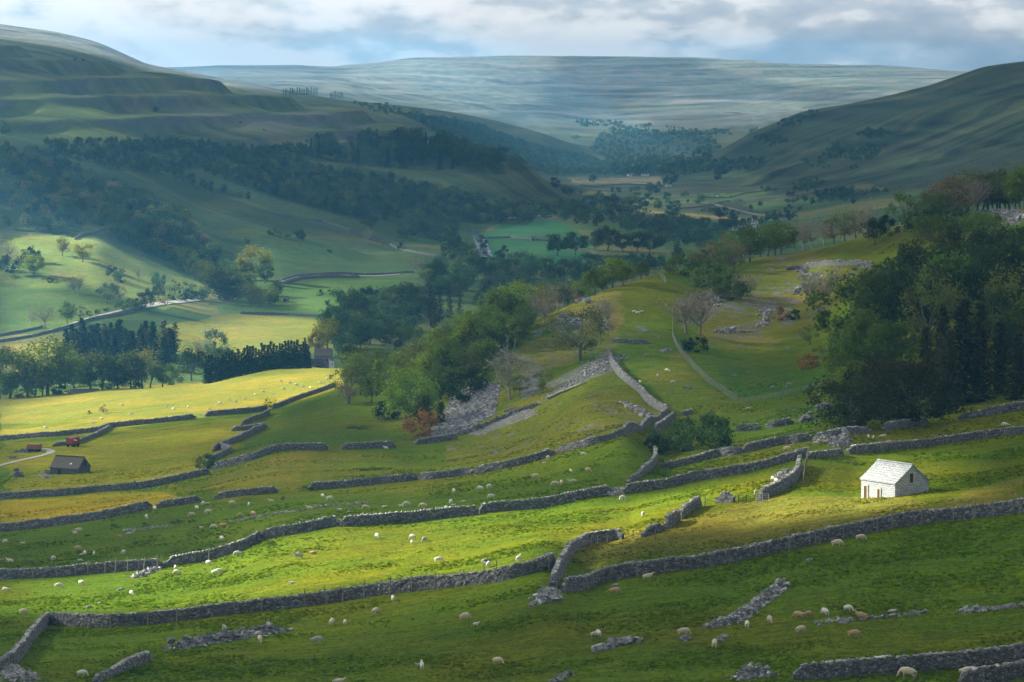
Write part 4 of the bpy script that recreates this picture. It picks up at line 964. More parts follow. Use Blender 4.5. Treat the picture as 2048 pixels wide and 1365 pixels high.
def conifer(seed, width, low, tiers, per, droop=.25, lsz=.02, ragged=.25):
    q = np.random.default_rng(seed); Vs, Qs, tn, n0 = [], [], [], 0; mb = MB()
    mb.tube([(0, 0, -.03), (0, 0, .5), (0, 0, 1.)], (.02, .012, .003), 5)
    for i in range(tiers):
        z = low + (1 - low) * (i / tiers) ** .9; rad = width * .5 * (1 - (z - low) / (1.02 - low)) ** .75 * q.uniform(1 - ragged, 1 + ragged * .4) + .012
        for j in range(per):
            a = q.uniform(0, 6.28); r = rad * q.uniform(.6, 1.1); m = max(3, int(r / lsz * 1.1)); t = q.uniform(.15, 1, m)
            c = np.stack([np.cos(a) * r * t, np.sin(a) * r * t, z - droop * r * t ** 1.5 + .03 * t], 1) + q.normal(0, lsz * .55, (m, 3))
            V, Q = cards(c, lsz, np.tile([0., 0, 1], (m, 1)), q); Vs.append(V); Qs.append(Q + n0); n0 += len(V); tn.append(np.full(len(V), np.clip(q.uniform(.1, .7) + .2 * (i % 2), 0, 1)))
    return mb.done("trunk", M_BARK, True), mesh("crown", np.concatenate(Vs), np.concatenate(Qs), mat=M_NEEDLE, attr={'tone': np.concatenate(tn)})
VAR = {
 'round': [broadleaf(100 + i, 20 + 3 * i, .84, .20, 3000, .019, .155) for i in range(4)],
 'tall': [broadleaf(120 + i, 18, .58, .18, 2500, .019, .15) for i in range(3)],
 'wide': [broadleaf(140 + i, 25, 1.15, .16, 3200, .021, .17) for i in range(3)],
 'sparse': [broadleaf(160 + i, 26, .95, .20, 1700, .016, .15, .2) for i in range(4)],
 'bare': [bare(180 + i, .85, 420 + 260 * (i % 2)) for i in range(4)],
 'spruce': [conifer(200 + i, .34, .06, 26, 9) for i in range(3)],
 'larch': [conifer(220 + i, .42, .1, 22, 7, .1, .018, .4) for i in range(3)],
 'bigpine': [conifer(240 + i, .55, .05, 30, 13, .35, .018, .45) for i in range(3)],
 'shrub': [broadleaf(260 + i, 18, 1.5, -.1, 1800, .035, .26) for i in range(3)],
 'yew': [broadleaf(280 + i, 34, 1.35, .02, 4200, .020, .2, .3) for i in range(2)],
}
def joined(pair):      # trunk and crown of one small far tree as a single mesh
    tr, cr = pair[0], pair[1]
    bm = bmesh.new(); bm.from_mesh(cr); n = len(bm.faces); bm.from_mesh(tr)
    me = bpy.data.meshes.new("tree"); bm.to_mesh(me); bm.free(); me.materials.append(cr.materials[0]); me.materials.append(M_BARK)
    me.polygons.foreach_set('material_index', np.r_[np.zeros(n, np.int32), np.ones(len(me.polygons) - n, np.int32)])
    return me
SMALL = {
 'round': [joined(broadleaf(300 + i, 14, .85, .08, 700, .042, .2)) for i in range(4)],
 'tall': [joined(broadleaf(320 + i, 12, .62, .08, 600, .04, .18)) for i in range(3)],
 'wide': [joined(broadleaf(330 + i, 16, 1.15, .08, 700, .044, .2)) for i in range(3)],
 'sparse': [joined(broadleaf(340 + i, 14, .95, .14, 420, .034, .18, .2)) for i in range(3)],
 'spruce': [joined(conifer(350 + i, .34, .05, 14, 6, .25, .034)) for i in range(3)],
 'larch': [joined(conifer(355 + i, .42, .08, 14, 6, .1, .034, .4)) for i in range(3)],
 'shrub': [joined(broadleaf(360 + i, 10, 1.5, -.1, 420, .06, .26)) for i in range(3)],
}
for k_ in ('bare',): SMALL[k_] = [joined((b_[0], b_[1])) for b_ in VAR['bare']]
SMALL['bigpine'] = SMALL['spruce']; SMALL['yew'] = SMALL['shrub']
# look: words, shape, leaf colour
LOOK = {
 'G': ("leafy green tree", 'round', (0.090, 0.138, 0.018)), 'g': ("bright green tree", 'round', (0.138, 0.203, 0.018)), 'T': ("tall green tree", 'tall', (0.090, 0.131, 0.020)),
 'D': ("dark rounded tree", 'round', (.044, .064, .016)), 'O': ("thin-leaved olive tree", 'sparse', (0.123, 0.138, 0.032)), 'o': ("thin-leaved green tree", 'sparse', (0.087, 0.145, 0.029)),
 'N': ("almost bare tree", 'bare', (0.174, 0.160, 0.058)), 'n': ("almost bare greenish tree", 'bare', (0.131, 0.189, 0.043)), 'S': ("green bush", 'shrub', (0.072, 0.116, 0.026)), 's': ("dark bush", 'shrub', (.025, .042, .015)),
 'R': ("russet bush", 'shrub', (0.232, 0.109, 0.041)), 'Y': ("yellow-green tree", 'round', (.21, .20, .025)), 'W': ("pale silvery tree", 'wide', (.13, .17, .10)),
 'C': ("dark conifer", 'spruce', (.022, .042, .018)), 'L': ("brownish larch", 'larch', (.07, .06, .03)), 'P': ("big dark conifer", 'bigpine', (.05, .05, .016)),
 'V': ("wide dark yew", 'yew', (.042, .045, .012)), 'B': ("brownish budding tree", 'sparse', (0.189, 0.152, 0.072)), 'w': ("wide green tree", 'wide', (0.081, 0.128, 0.018)),
 'M': ("blue-green tree", 'round', (0.065, 0.131, 0.051)), 'm': ("dull green tree", 'wide', (0.072, 0.109, 0.043)),
}
NAMEOF = {'C': 'conifer_tree', 'L': 'larch_tree', 'P': 'conifer_tree', 'V': 'yew_tree', 'S': 'shrub', 's': 'shrub', 'R': 'shrub', 'N': 'bare_tree', 'n': 'bare_tree'}
CATOF = {'conifer_tree': 'conifer', 'larch_tree': 'conifer', 'yew_tree': 'tree', 'shrub': 'bush', 'bare_tree': 'tree'}
ORDW = ORD + [f"{t}-{o}" for t in ("twenty", "thirty", "forty") for o in ORD[:9]]
TREEQ = np.random.default_rng(99)
def plant(x, y, hpx, look, label, group=None, ymin=140., c=None, wide=1.):
    c = hit1(x, y, ymin) if c is None else c
    h = hpx * c[1] / F; words, shape, colr = LOOK[look]; nm = NAMEOF.get(look, 'broadleaf_tree')
    q = TREEQ; colr = tuple(np.array(colr) * q.uniform(.85, 1.15)) + (1,)
    sx = h * wide * q.uniform(.9, 1.12) * (1 if q.random() < .5 else 1.); rz = q.uniform(0, 6.28)
    c = c - np.array([0, 0, .02 * h])
    if hpx < 30:
        o = obj(nm, SMALL[shape][q.integers(len(SMALL[shape]))], loc=c, label=label, cat=CATOF.get(nm, 'tree'), group=group); o.color = colr
    else:
        v = VAR[shape][q.integers(len(VAR[shape]))]
        o = obj(nm, None, loc=c, label=label, cat=CATOF.get(nm, 'tree'), group=group)
        if shape not in ('shrub',): obj("trunk", v[0], o)
        obj("crown", v[1], o).color = colr
        if len(v) > 2: obj("twigs", v[2], o)
    o.scale = (sx, sx, h); o.rotation_euler = (0, 0, rz)
    return o
MASS = []
def grove(txt, place, group, ymin=140., ymax=None):
    ymax = ymax or (960. if ymin < 500 else 13500.)
    items = []
    for tok in txt.split():
        a = tok.split(','); items.append((float(a[0]), float(a[1]), float(a[2]), a[3], float(a[4]) if len(a) > 4 else 1.))
    items.sort(key=lambda a: a[0])
    pos = hit([a[0] for a in items], [a[1] for a in items], ymin, ymax)
    small = [i for i, a in enumerate(items) if a[2] < 17 and ymin >= 1500 and ymin < 3000]
    for i in small: MASS.append((pos[i], items[i][2] * pos[i][1] / F, items[i][3] if items[i][3] in 'DmMCG' else 'm'))
    pos = [c for i, c in enumerate(pos) if i not in small]; items = [a for i, a in enumerate(items) if i not in small]
    tot = {}; seen = {}
    for a in items: tot[a[3]] = tot.get(a[3], 0) + 1
    for a, c in zip(items, pos):
        seen[a[3]] = seen.get(a[3], 0) + 1; w = LOOK[a[3]][0]
        lab = f"{w} {place}" if tot[a[3]] == 1 else f"{w} {place}, {ORDW[seen[a[3]] - 1]} from left"
        plant(a[0], a[1], a[2], a[3], lab, group, ymin, c, a[4])
# the leafy spur in the middle
grove("697,808,85,O 735,772,80,O 690,812,45,N 762,760,60,G 790,800,95,g 812,835,60,o 775,842,38,s 822,852,110,g 858,868,78,D 845,875,52,R 872,742,66,B 905,735,60,B 938,772,86,o 915,705,60,o 895,690,40,o 950,724,95,g 985,698,90,G 940,690,70,G 1012,672,95,g 985,640,60,g 1040,640,85,G 1062,652,70,N 1090,640,62,B 1115,618,58,N 1135,606,46,N 1020,800,105,n 1085,785,48,O 1160,722,112,O,1.25 1140,700,60,o 1200,680,66,N 1215,655,60,N 1155,600,20,R 930,800,60,s 960,745,70,o 880,800,70,G 850,790,70,g 805,775,80,o 1040,790,40,O 885,790,70,o 868,775,84,g 893,768,88,G 918,752,80,o 940,735,84,g 960,722,80,G 980,712,76,o 950,765,70,O 970,745,66,g 845,820,80,o 800,820,84,g 780,805,80,o 742,808,60,G 1005,700,70,g 1025,690,66,o 1050,672,60,G 880,745,84,g 900,725,80,G 925,715,84,o 945,705,88,g 965,700,92,G 975,690,84,o 1000,680,96,G 1025,660,90,o 1048,650,84,g 1070,640,76,O 1100,625,66,o 860,750,80,o 840,770,86,O 755,785,84,o 720,790,84,g 1090,650,50,N 1035,690,60,O 905,760,70,G 1130,612,44,O",
      "on the leafy spur above the scree", "trees of the leafy spur")
grove("1165,594,44,g 1190,590,55,G 1205,580,42,o 1225,575,62,g,1.3 1245,566,50,G 1283,560,36,G 1180,598,30,o 1310,555,18,N 1345,552,34,O 1365,550,42,S",
      "along the crest of the spur", "trees along the spur crest")
grove("1390,548,46,O 1412,545,60,B 1432,548,66,o 1450,540,74,O 1468,545,62,B 1480,530,74,o 1500,525,70,G 1520,515,66,O 1535,508,62,o 1550,500,56,g,1.2 1562,508,64,G 1590,495,60,N 1605,485,62,N 1625,480,58,N 1648,470,58,N 1668,478,56,B 1690,482,64,O 1712,472,60,B 1735,470,64,N 1750,490,52,D 1785,470,24,S 1815,462,82,o 1838,452,64,O 1770,448,30,s 1420,520,40,S",
      "on the ridge line right of the spur", "trees along the ridge line")
grove("1865,450,70,O 1885,440,77,B 1905,440,92,B 1925,425,94,O 1945,430,82,N 1965,415,84,O 1985,408,80,N 2000,405,82,O 2020,398,75,o 2040,392,70,O 2060,390,75,O 1880,478,73,S 1860,500,66,G 1850,470,47,s 1905,462,51,N 1960,470,51,G 1990,475,47,G 1875,446,60,G 1895,436,70,o 1915,432,74,G 1935,424,80,O 1955,420,76,g 1975,412,82,O 1995,404,80,G 2012,400,82,g 2030,395,80,o 2050,391,84,g 2080,392,80,O 2110,388,84,G 2150,380,80,o 2190,376,80,O",
      "on the ridge top at the right edge", "trees on the right ridge top")
grove("1372,668,96,N 1400,672,92,N 1385,648,60,N 1480,598,54,N 1500,592,48,N 1455,600,50,S 1430,590,60,S 1405,575,40,B 1612,603,56,N 1625,598,50,N 1655,612,82,N 1640,640,30,N 1620,690,44,O 1645,730,42,O 1615,738,30,R 1560,640,24,R 1375,700,24,s 1395,705,30,s 1590,640,20,s",
      "on the golden hillside and hollow", "trees on the golden hillside")
# the dark wood at the right
grove("1690,745,90,o 1705,800,80,g 1735,800,70,o 1668,800,50,O 1760,700,90,o 1780,620,80,O 1712,720,170,w 1745,700,150,T 1775,660,130,G 1740,770,150,G 1770,765,125,w 1700,790,110,G 1795,640,120,D 1825,690,185,D 1840,640,150,D 1850,560,90,O 1875,600,110,O 1860,700,150,O 1900,640,140,w 1915,560,110,D 1935,610,140,D 1960,540,110,G 1985,640,150,D 1990,560,120,D 2025,600,130,D 2040,680,150,O 2045,560,110,D 1900,520,70,O 1945,500,60,O 2030,760,150,O 1800,540,56,L 1830,530,44,O 2060,640,150,D 2062,770,170,D 2090,740,160,G 2120,700,150,O 2150,760,170,w 2190,720,150,D 2230,680,140,o 1990,700,120,D 1880,790,130,L 1760,840,120,V 1820,850,130,V 1695,858,100,V,1.3 1850,790,140,P 1925,808,215,P 1960,800,200,P 1900,815,160,P 2000,790,150,P 2035,800,140,P 1885,760,150,P 1800,800,80,V 1720,830,70,s 1860,832,60,s",
      "in the dark wood at the right", "trees of the dark wood")
grove("1400,900,74,S,1.15 1352,902,40,S 1312,905,34,s 1430,895,52,s 1370,897,60,S", "by the walls in the right middle", "big bush by the walls")
grove("411,938,30,S 540,820,26,O 207,827,18,B 178,829,7,s 565,1000,6,s", "by the left field walls", "small thorns by the field walls")
# the farm trees at the left
grove("12,738,44,D 20,830,110,G 55,828,86,O 95,815,112,g 70,806,70,G 118,800,80,G 85,820,60,B 150,802,72,g 182,795,82,O 205,790,74,D 235,788,80,G 262,784,75,D 285,782,84,O,1.1 300,780,64,O 325,775,52,G 345,770,30,S 130,775,75,G 165,770,52,G 383,762,62,D,1.1 395,720,48,n 432,726,72,W,.7 445,745,52,m 655,700,60,Y 632,708,44,Y 645,712,26,B 690,720,60,M 668,695,80,M 610,715,40,C 700,745,50,D 120,822,26,s 40,838,40,S 220,812,30,s 262,800,30,s 1,845,60,O",
      "around the farm at the left", "trees around the left farm", 930.)
conif = []
for i in range(62): conif.append(f"{TREEQ.uniform(125, 352):.0f},{TREEQ.uniform(704, 738):.0f},{TREEQ.uniform(48, 72):.0f},{'CCCL'[i % 4]},1.6")
grove(" ".join(conif), "in the dark conifer block by the left farm", "conifers of the dark block", 930.)
conif = []
for i in range(36):
    x = 412 + i * 5.9; conif.append(f"{x:.0f},{776 - (x - 412) * .155 + TREEQ.uniform(-6, 4):.0f},{TREEQ.uniform(46, 60):.0f},C,1.15")
grove(" ".join(conif), "in the dense conifer belt along the yellow field", "conifers of the belt", 930.)
# the sunlit slope
grove("68,552,48,g 165,524,42,Y 125,512,36,Y 160,590,44,n 148,588,36,n 215,606,42,W 240,602,34,B 88,658,52,n 62,650,30,n 135,648,44,G 160,640,30,o 178,632,10,s 195,628,9,s 212,622,9,s 232,558,22,s 240,566,20,S 222,538,10,s 278,562,30,n 316,578,34,M 293,620,40,D 318,600,34,D 345,600,16,s 365,602,20,s 380,600,22,s 330,612,24,B 375,592,30,o 350,588,28,o 405,565,44,O 390,560,50,o 420,530,46,G 372,545,50,G 510,560,66,Y,1.1 530,568,44,M 490,588,50,G 465,600,52,D 440,600,60,D 500,612,46,O 520,615,38,O 545,605,36,o 455,560,44,o 430,575,50,O 480,560,40,G 60,525,30,s 20,520,40,N 15,545,34,s 100,565,10,s 430,520,34,M 262,620,22,S 275,618,20,S 245,622,18,S",
      "on and below the sunlit left slope", "trees on the sunlit slope", 985.)
# the broad valley wood and the single valley trees
grove("688,622,52,M 710,640,56,D 735,612,38,D 760,640,54,m 735,660,44,D 765,610,36,M 790,620,50,m 815,625,56,D 835,620,50,m 850,630,46,D 880,600,40,M 690,675,52,m 715,690,58,M 740,690,60,M 760,684,52,D 785,680,44,D 810,690,38,G 840,690,34,g,1.2 790,700,40,m 860,640,56,L 880,645,66,L 900,640,62,L 920,630,52,L 895,600,40,m 915,590,40,D 935,580,46,M 960,620,36,M 975,606,30,M 870,565,44,D 895,545,44,m 915,530,52,D 940,535,50,m 955,560,48,D 930,560,52,m 985,565,40,D 1000,545,30,S 1020,555,44,D 1040,550,48,m 1060,560,50,M 1075,550,40,D 1100,560,46,m 1125,555,40,m 1150,565,44,M 1010,590,36,m 1045,585,40,m 1085,590,34,M 1120,592,36,m 1180,552,48,m 1205,548,44,M 1230,550,42,m 1260,545,40,M 1290,540,34,m 1320,540,30,M 850,560,34,O 830,548,38,N 720,700,44,D 680,700,40,D 655,610,10,s 640,592,12,s 660,590,14,S 740,600,24,M 985,520,24,s 1005,518,26,D 965,498,26,D 905,500,40,D",
      "in the river wood in the middle of the valley", "trees of the river wood", 985.)
grove("1114,512,44,D,1.1 1150,510,46,D,1.1 1215,502,48,D,1.15 1245,505,44,D 1275,504,46,D 1300,508,40,D 1355,516,28,D 1190,500,40,m 1178,420,30,m 1200,415,34,M 1225,430,40,D 1250,440,42,D 1275,445,36,m 1160,440,34,m 1140,430,34,m 1120,428,30,D 1100,432,30,m 1080,430,32,m 1060,440,26,m 1040,448,20,N 1152,450,14,D 1320,460,34,m 1345,455,36,M 1370,465,36,D 1390,470,34,m 1330,480,34,m 1360,485,30,M 1400,490,34,m 1430,480,34,M 1410,460,30,D 1450,465,32,D 1440,440,30,D 1465,452,26,D 1270,408,26,G,1.2 1290,414,26,D,1.2 1315,418,22,G 1340,420,26,M 1355,424,22,D 1305,388,20,D 1314,386,22,D 1295,382,18,m 1225,388,16,D 1238,388,16,D 1265,386,16,m 1275,386,16,m 1333,400,18,D 1370,398,16,m 1395,408,20,m 1376,408,10,D 1405,425,14,M 1420,426,14,M 1468,440,20,D 1500,425,16,D 1520,415,14,D 1185,365,18,D 1110,375,22,D 1135,390,18,m 1160,392,12,D 1345,365,22,D 1335,372,20,D 1230,348,20,D 1250,352,20,D 1275,350,22,D 1290,348,18,D 1300,352,16,m 1340,340,16,D 1368,338,22,D 1445,350,26,D 1435,360,20,D 1460,345,14,D 1575,428,18,D 1600,425,14,D 1625,412,16,D 1640,408,14,m 1660,405,14,m 1708,408,18,D 1690,404,14,m",
      "among the far valley fields", "trees of the far valley fields", 1500.)
# shaded slope singles
grove("600,480,24,D 740,458,30,m 735,490,34,N 765,494,18,N 815,478,44,m 835,470,48,m 855,476,40,m 803,500,14,s 890,505,20,D 560,475,30,O 575,478,22,O 600,496,14,N 600,478,14,s 380,470,32,O 365,480,24,O 900,470,40,m 870,480,40,m 880,488,36,m 660,505,9,s 312,225,13,D 10,268,26,G 235,405,38,D 265,415,34,D 290,412,36,D 330,430,28,m 355,440,34,D 545,470,18,S 495,490,12,s 150,122,6,s 165,122,6,s 480,248,5,s 530,262,5,s",
      "on the shaded left hillside", "scattered trees on the shaded hillside", 985.)

# woods: the trees that show largest are things, the rest one mass
def scatter(poly, n, hr, kinds, group, label, ymin=985., seed=0, thing=True, mind=.0):
    q = np.random.default_rng(seed); poly = P(poly); a = np.array(poly); pts = []
    while len(pts) < n:
        p = q.uniform(a.min(0), a.max(0))
        if inpoly(np.array([p[0]]), np.array([p[1]]), poly)[0] and (mind == 0 or fbm(np.array([p[0] / 70.]), np.array([p[1] / 22.]), seed, 3)[0] > mind): pts.append(p)
    pts = np.array(pts); c = hit(pts[:, 0], pts[:, 1], ymin)
    for p, cc in zip(pts, c):
        k = kinds[q.integers(len(kinds))]; hp = q.uniform(*hr)
        if thing: plant(p[0], p[1], hp, k, label.replace('*', LOOK[k][0]) if '*' in label else label, group, ymin, cc)
        else: MASS.append((cc, hp * cc[1] / F, k))
scatter("0,330 60,320 130,345 200,380 345,425 340,450 300,470 250,440 180,440 150,470 60,470 0,490", 130, (26, 40), "OmDBDODm", None, None, seed=1, thing=False)
scatter("180,430 340,425 400,480 440,540 400,560 300,510 220,480", 90, (26, 40), "mMODBmo", None, None, seed=2, thing=False)
scatter("600,300 720,292 860,298 960,320 1010,335 1010,350 900,345 720,332 610,320", 60, (34, 48), "CCDDm", "trees of the high plantation", "* in the high dark plantation under the left hill's rim", seed=3, ymin=1500)
scatter("390,330 560,330 700,350 860,380 1000,410 1080,425 1060,448 960,448 860,448 720,440 640,420 520,385 420,350", 620, (16, 27), "DDmDmO", None, None, seed=4, ymin=1500, thing=False)
scatter("90,290 330,285 480,300 620,300 600,335 420,335 330,345 420,375 500,400 420,390 330,350 220,340 110,310", 460, (11, 20), "DDmD", None, None, seed=5, thing=False)
scatter("0,330 0,300 90,310 190,360 300,400 200,390 90,350", 130, (14, 24), "DmD", None, None, seed=6, thing=False)
scatter("820,238 870,236 960,256 1060,292 1160,312 1200,325 1150,328 1040,328 960,300 880,270", 900, (8, 13), "mDmM", None, None, seed=7, ymin=3700, thing=False)
scatter("700,208 760,212 840,228 860,240 790,236 720,218", 60, (7, 12), "mM", None, None, seed=8, ymin=3700, thing=False)
scatter("1060,335 1200,328 1420,315 1440,335 1380,352 1200,352 1080,352", 480, (8, 14), "mDMm", None, None, seed=9, ymin=3000, thing=False)
scatter("1180,300 1200,270 1300,262 1420,270 1440,300 1400,320 1220,325", 400, (5, 10), "mmMw", None, None, seed=10, ymin=5000, thing=False)
scatter("1020,250 1100,240 1250,246 1400,262 1520,258 1500,270 1300,275 1150,280 1060,262", 420, (4, 7), "mM", None, None, seed=11, ymin=5600, thing=False, mind=.5)
scatter("1400,345 1450,310 1500,285 1560,245 1640,222 1620,250 1560,300 1500,350 1440,375", 170, (5, 11), "mmM", None, None, seed=12, ymin=2500, thing=False, mind=.54)
scatter("1540,360 1600,320 1680,270 1760,260 1790,275 1740,330 1660,360 1620,390 1560,400", 260, (5, 11), "mmM", None, None, seed=13, ymin=2300, thing=False, mind=.52)
scatter("1400,400 1500,380 1620,390 1750,375 1780,385 1700,400 1560,410 1440,425", 130, (7, 14), "mDm", None, None, seed=14, ymin=1900, thing=False, mind=.5)
scatter("1060,440 1140,420 1220,440 1300,450 1420,470 1480,480 1420,500 1320,500 1270,480 1180,455", 90, (20, 32), "mMDm", None, None, seed=15, ymin=1700, thing=False)
scatter("840,560 960,540 1100,560 1300,540 1340,540 1200,580 1080,600 980,600 900,600", 90, (24, 36), "mMDm", None, None, seed=16, thing=False)
scatter("670,640 760,600 880,580 900,640 860,680 740,700 680,690", 80, (26, 40), "mMDL", None, None, seed=17, thing=False)
scatter("400,560 560,580 560,615 420,610 380,600", 40, (20, 32), "OmDo", None, None, seed=18, thing=False)
scatter("1450,450 1530,440 1600,432 1600,440 1500,455 1420,470", 50, (10, 20), "mDD", None, None, seed=19, ymin=1700, thing=False)
grove(" ".join(f"{x:.0f},{191 - (x - 567) * .02:.0f},{TREEQ.uniform(11, 16):.0f},C" for x in np.linspace(567, 634, 20)), "in the row of conifers on the far skyline slope", "far row of conifers", 3700.)
grove(" ".join(f"{x:.0f},198,{TREEQ.uniform(13, 17):.0f},C" for x in np.linspace(661, 685, 8)), "in the small clump of conifers on the far slope", "far clump of conifers", 3700.)
def mass_mesh():
    q = np.random.default_rng(5); cs, ss, ts, ns, cl = [], [], [], [], []
    for c, h, k in MASS:
        col = np.array(LOOK[k][2]) * q.uniform(.75, 1.25); w = h * {'D': .8, 'm': 1.1, 'L': .45, 'C': .35}.get(k, .9)
        big = h * F / c[1] > 20; npf = 11 if big else 7; d = q.normal(size=(npf, 3)); d /= np.linalg.norm(d, axis=1)[:, None]
        pc = c + d * [w * .3, w * .3, h * .25] + [0, 0, h * .52]; m = 380 if big else 130
        kk = q.integers(0, npf, m); dd = q.normal(size=(m, 3)); dd /= np.linalg.norm(dd, axis=1)[:, None]
        cs.append(pc[kk] + dd * [w * .22, w * .22, h * .2]); ss.append(np.full(m, h * (.042 if big else .065))); ns.append(dd)
        cl.append(col[None] * (.55 + .9 * np.clip(q.uniform(.1, .8, npf)[kk] + q.uniform(-.15, .2, m), 0, 1))[:, None])
    V, Q = cards(np.concatenate(cs), np.concatenate(ss), np.concatenate(ns), q)
    m, t, out = material("far_foliage"); at = N(t, 'ShaderNodeAttribute', attribute_name='Col')
    d = N(t, 'ShaderNodeBsdfDiffuse'); tr = N(t, 'ShaderNodeBsdfTranslucent'); L(t, at.outputs['Color'], d.inputs[0]); L(t, at.outputs['Color'], tr.inputs[0])
    mx = N(t, 'ShaderNodeMixShader'); mx.inputs[0].default_value = .3; L(t, d.outputs[0], mx.inputs[1]); L(t, tr.outputs[0], mx.inputs[2]); L(t, mx.outputs[0], out.inputs[0])
    obj("distant_woodland", mesh("distant_woodland", V, Q, mat=m, col=np.repeat(np.concatenate(cl), 4, 0)), kind='stuff', label="distant woods clothing the valley sides")
mass_mesh()
# dark green rush and nettle mounds
for x, y, w_, lab in ((735, 856, 62, "upper of two long dark green mounds on the middle pasture"), (748, 940, 46, "lower of two dark green oval mounds on the middle pasture"), (180, 1072, 16, "dark rush clump in the left pasture, largest"), (290, 1052, 14, "dark rush clump in the left pasture, middle"), (355, 1046, 22, "dark rush clump in the left pasture, right"),
                      (230, 1056, 24, "low dark rush strip among scattered stones in the left pasture"), (385, 1045, 14, "small dark rush clump at the right end of the rushes"), (620, 982, 40, "dark nettles at the left foot of the nettle-fringed wall"), (800, 1048, 24, "dark nettles under the level wall section"), (545, 1092, 30, "dark nettles under the climbing wall"), (120, 1262, 40, "dark grass under the left end of the front wall"), (300, 1345, 60, "dark nettles right of the crumbling wall end"), (560, 1262, 26, "dark tussock at the right end of the stony bank"), (1085, 1140, 22, "nettles in the corner by the steep wall")):
    c = hit1(x, y); o = obj("rush_patch", SMALL['shrub'][int(x) % 3], loc=c - np.array([0, 0, .1]), label=lab, cat="rushes"); o.color = (.035, .075, .010, 1)
    s = w_ * c[1] / F * .8; o.scale = (s, s * 1.6, max(.5, s * .09)); o.rotation_euler.z = 0
# ------------------------------------------------------------------ sheep
def sheep_mesh(pose, seed):
    q = random.Random(seed)
    # skeleton: joints (x forward, y side, z up) and radii, pelvis first
    J = [(-.42, 0, .62), (-.1, 0, .66), (.28, 0, .66), (.46, 0, .70)]; R = [.23, .29, .27, .19]; E = [(0, 1), (1, 2), (2, 3)]
    def add(par, pts, rad):
        for p, r in zip(pts, rad):
            J.append(p); R.append(r); E.append((par, len(J) - 1)); par = len(J) - 1
        return par
    lie = pose == 'lying'
    if lie: J = [(x, y, z - .34) for x, y, z in J]
    if pose in ('grazing', 'lamb_grazing'): add(3, [(.60, .03, .58), (.70, .05, .34), (.76, .06, .22), (.84, .06, .08)], [.14, .10, .095, .055])
    elif lie: add(3, [(.58, .05, .48), (.66, .08, .56), (.76, .08, .52), (.86, .08, .46)], [.13, .10, .09, .055])
    else: add(3, [(.60, .02, .86), (.66, .03, .99), (.76, .03, .97), (.88, .03, .90)], [.14, .11, .10, .055])
    head = len(J) - 2
    add(head, [(J[head][0] - .06, .17, J[head][2] + .07)], [.03]); add(head, [(J[head][0] - .06, -.11, J[head][2] + .07)], [.03])
    s = .06
    if not lie:
        for x, sd in ((.30, 1), (.30, -1)):
            k = q.uniform(-.07, .07); add(2, [(x, .13 * sd, .44), (x + k, .13 * sd, .24), (x + k * .6, .13 * sd, .02)], [.085, .045, .038])
        for x, sd in ((-.42, 1), (-.42, -1)):
            k = q.uniform(-.07, .07); add(0, [(x + .05, .14 * sd, .46), (x - .07 + k, .14 * sd, .27), (x - .02 + k, .14 * sd, .02)], [.11, .05, .038])
    else:
        add(2, [(.42, .18, .14), (.60, .20, .06)], [.08, .045]); add(0, [(-.38, .26, .14), (-.16, .30, .06)], [.12, .05])
    add(0, [(-.62, 0, J[0][2] - .0), (-.68, 0, J[0][2] - .18)], [.07, .045])
    me = bpy.data.meshes.new("skeleton"); me.from_pydata([Vector(j) for j in J], E, []); o = bpy.data.objects.new("skeleton", me); COL.objects.link(o)
    sk = o.modifiers.new("skin", 'SKIN'); sub = o.modifiers.new("sub", 'SUBSURF'); sub.levels = 1
    for i, r in enumerate(R): me.skin_vertices[0].data[i].radius = (r, r)
    me.skin_vertices[0].data[0].use_root = True
    bpy.context.view_layer.update(); dg = bpy.context.evaluated_depsgraph_get()
    out = bpy.data.meshes.new_from_object(o.evaluated_get(dg)); bpy.data.objects.remove(o); bpy.data.meshes.remove(me)
    n = len(out.vertices); co = np.empty(n * 3, np.float32); out.vertices.foreach_get('co', co); co = co.reshape(-1, 3)
    hd = np.array(J[head]); face = np.clip(1 - (np.linalg.norm(co - np.array(J[head + 1]), axis=1) - .10) / .10, 0, 1)
    leg = np.clip(1 - (co[:, 2] - .22) / .1, 0, 1) * (0 if lie else 1); skin = np.maximum(face, leg)
    wool = (vnoise(co[:, 0] * 14, co[:, 1] * 14 + co[:, 2] * 11, seed) - .5) * .05 * (1 - skin); nr = co - np.array([np.mean(co[:, 0]), 0, np.mean(co[:, 2])]); nr /= np.linalg.norm(nr, axis=1)[:, None]
    co = co + nr * wool[:, None]; out.vertices.foreach_set('co', co.ravel().astype(np.float32))
    a = out.attributes.new('skin', 'FLOAT', 'POINT'); a.data.foreach_set('value', skin.astype(np.float32))
    out.polygons.foreach_set('use_smooth', np.ones(len(out.polygons), bool)); out.materials.clear(); out.materials.append(M_SHEEP); out.name = "sheep"
    return out
M_SHEEP, t, out = material("fleece")
b = N(t, 'ShaderNodeBsdfPrincipled', i_Roughness=1.); oi = N(t, 'ShaderNodeObjectInfo'); at = N(t, 'ShaderNodeAttribute', attribute_name='skin')
v = scaled(t, (1, 1, 1)); f = noise(t, 9., 4, .6, v)
fl = mixrgb(t, 1., oi.outputs['Color'], ramp(t, [(.3, .75), (.7, 1.08)], f).outputs[0], 'MULTIPLY')
L(t, mixrgb(t, at.outputs['Fac'], fl, mixrgb(t, 1., oi.outputs['Color'], (.62, .58, .54), 'MULTIPLY')), b.inputs['Base Color'])
bp = N(t, 'ShaderNodeBump', i_Strength=.6, i_Distance=.05); L(t, f, bp.inputs['Height']); L(t, bp.outputs[0], b.inputs['Normal']); L(t, b.outputs[0], out.inputs[0])
SH = {k: [sheep_mesh(k, i + 3) for i in range(2)] for k in ('grazing', 'standing', 'lying')}
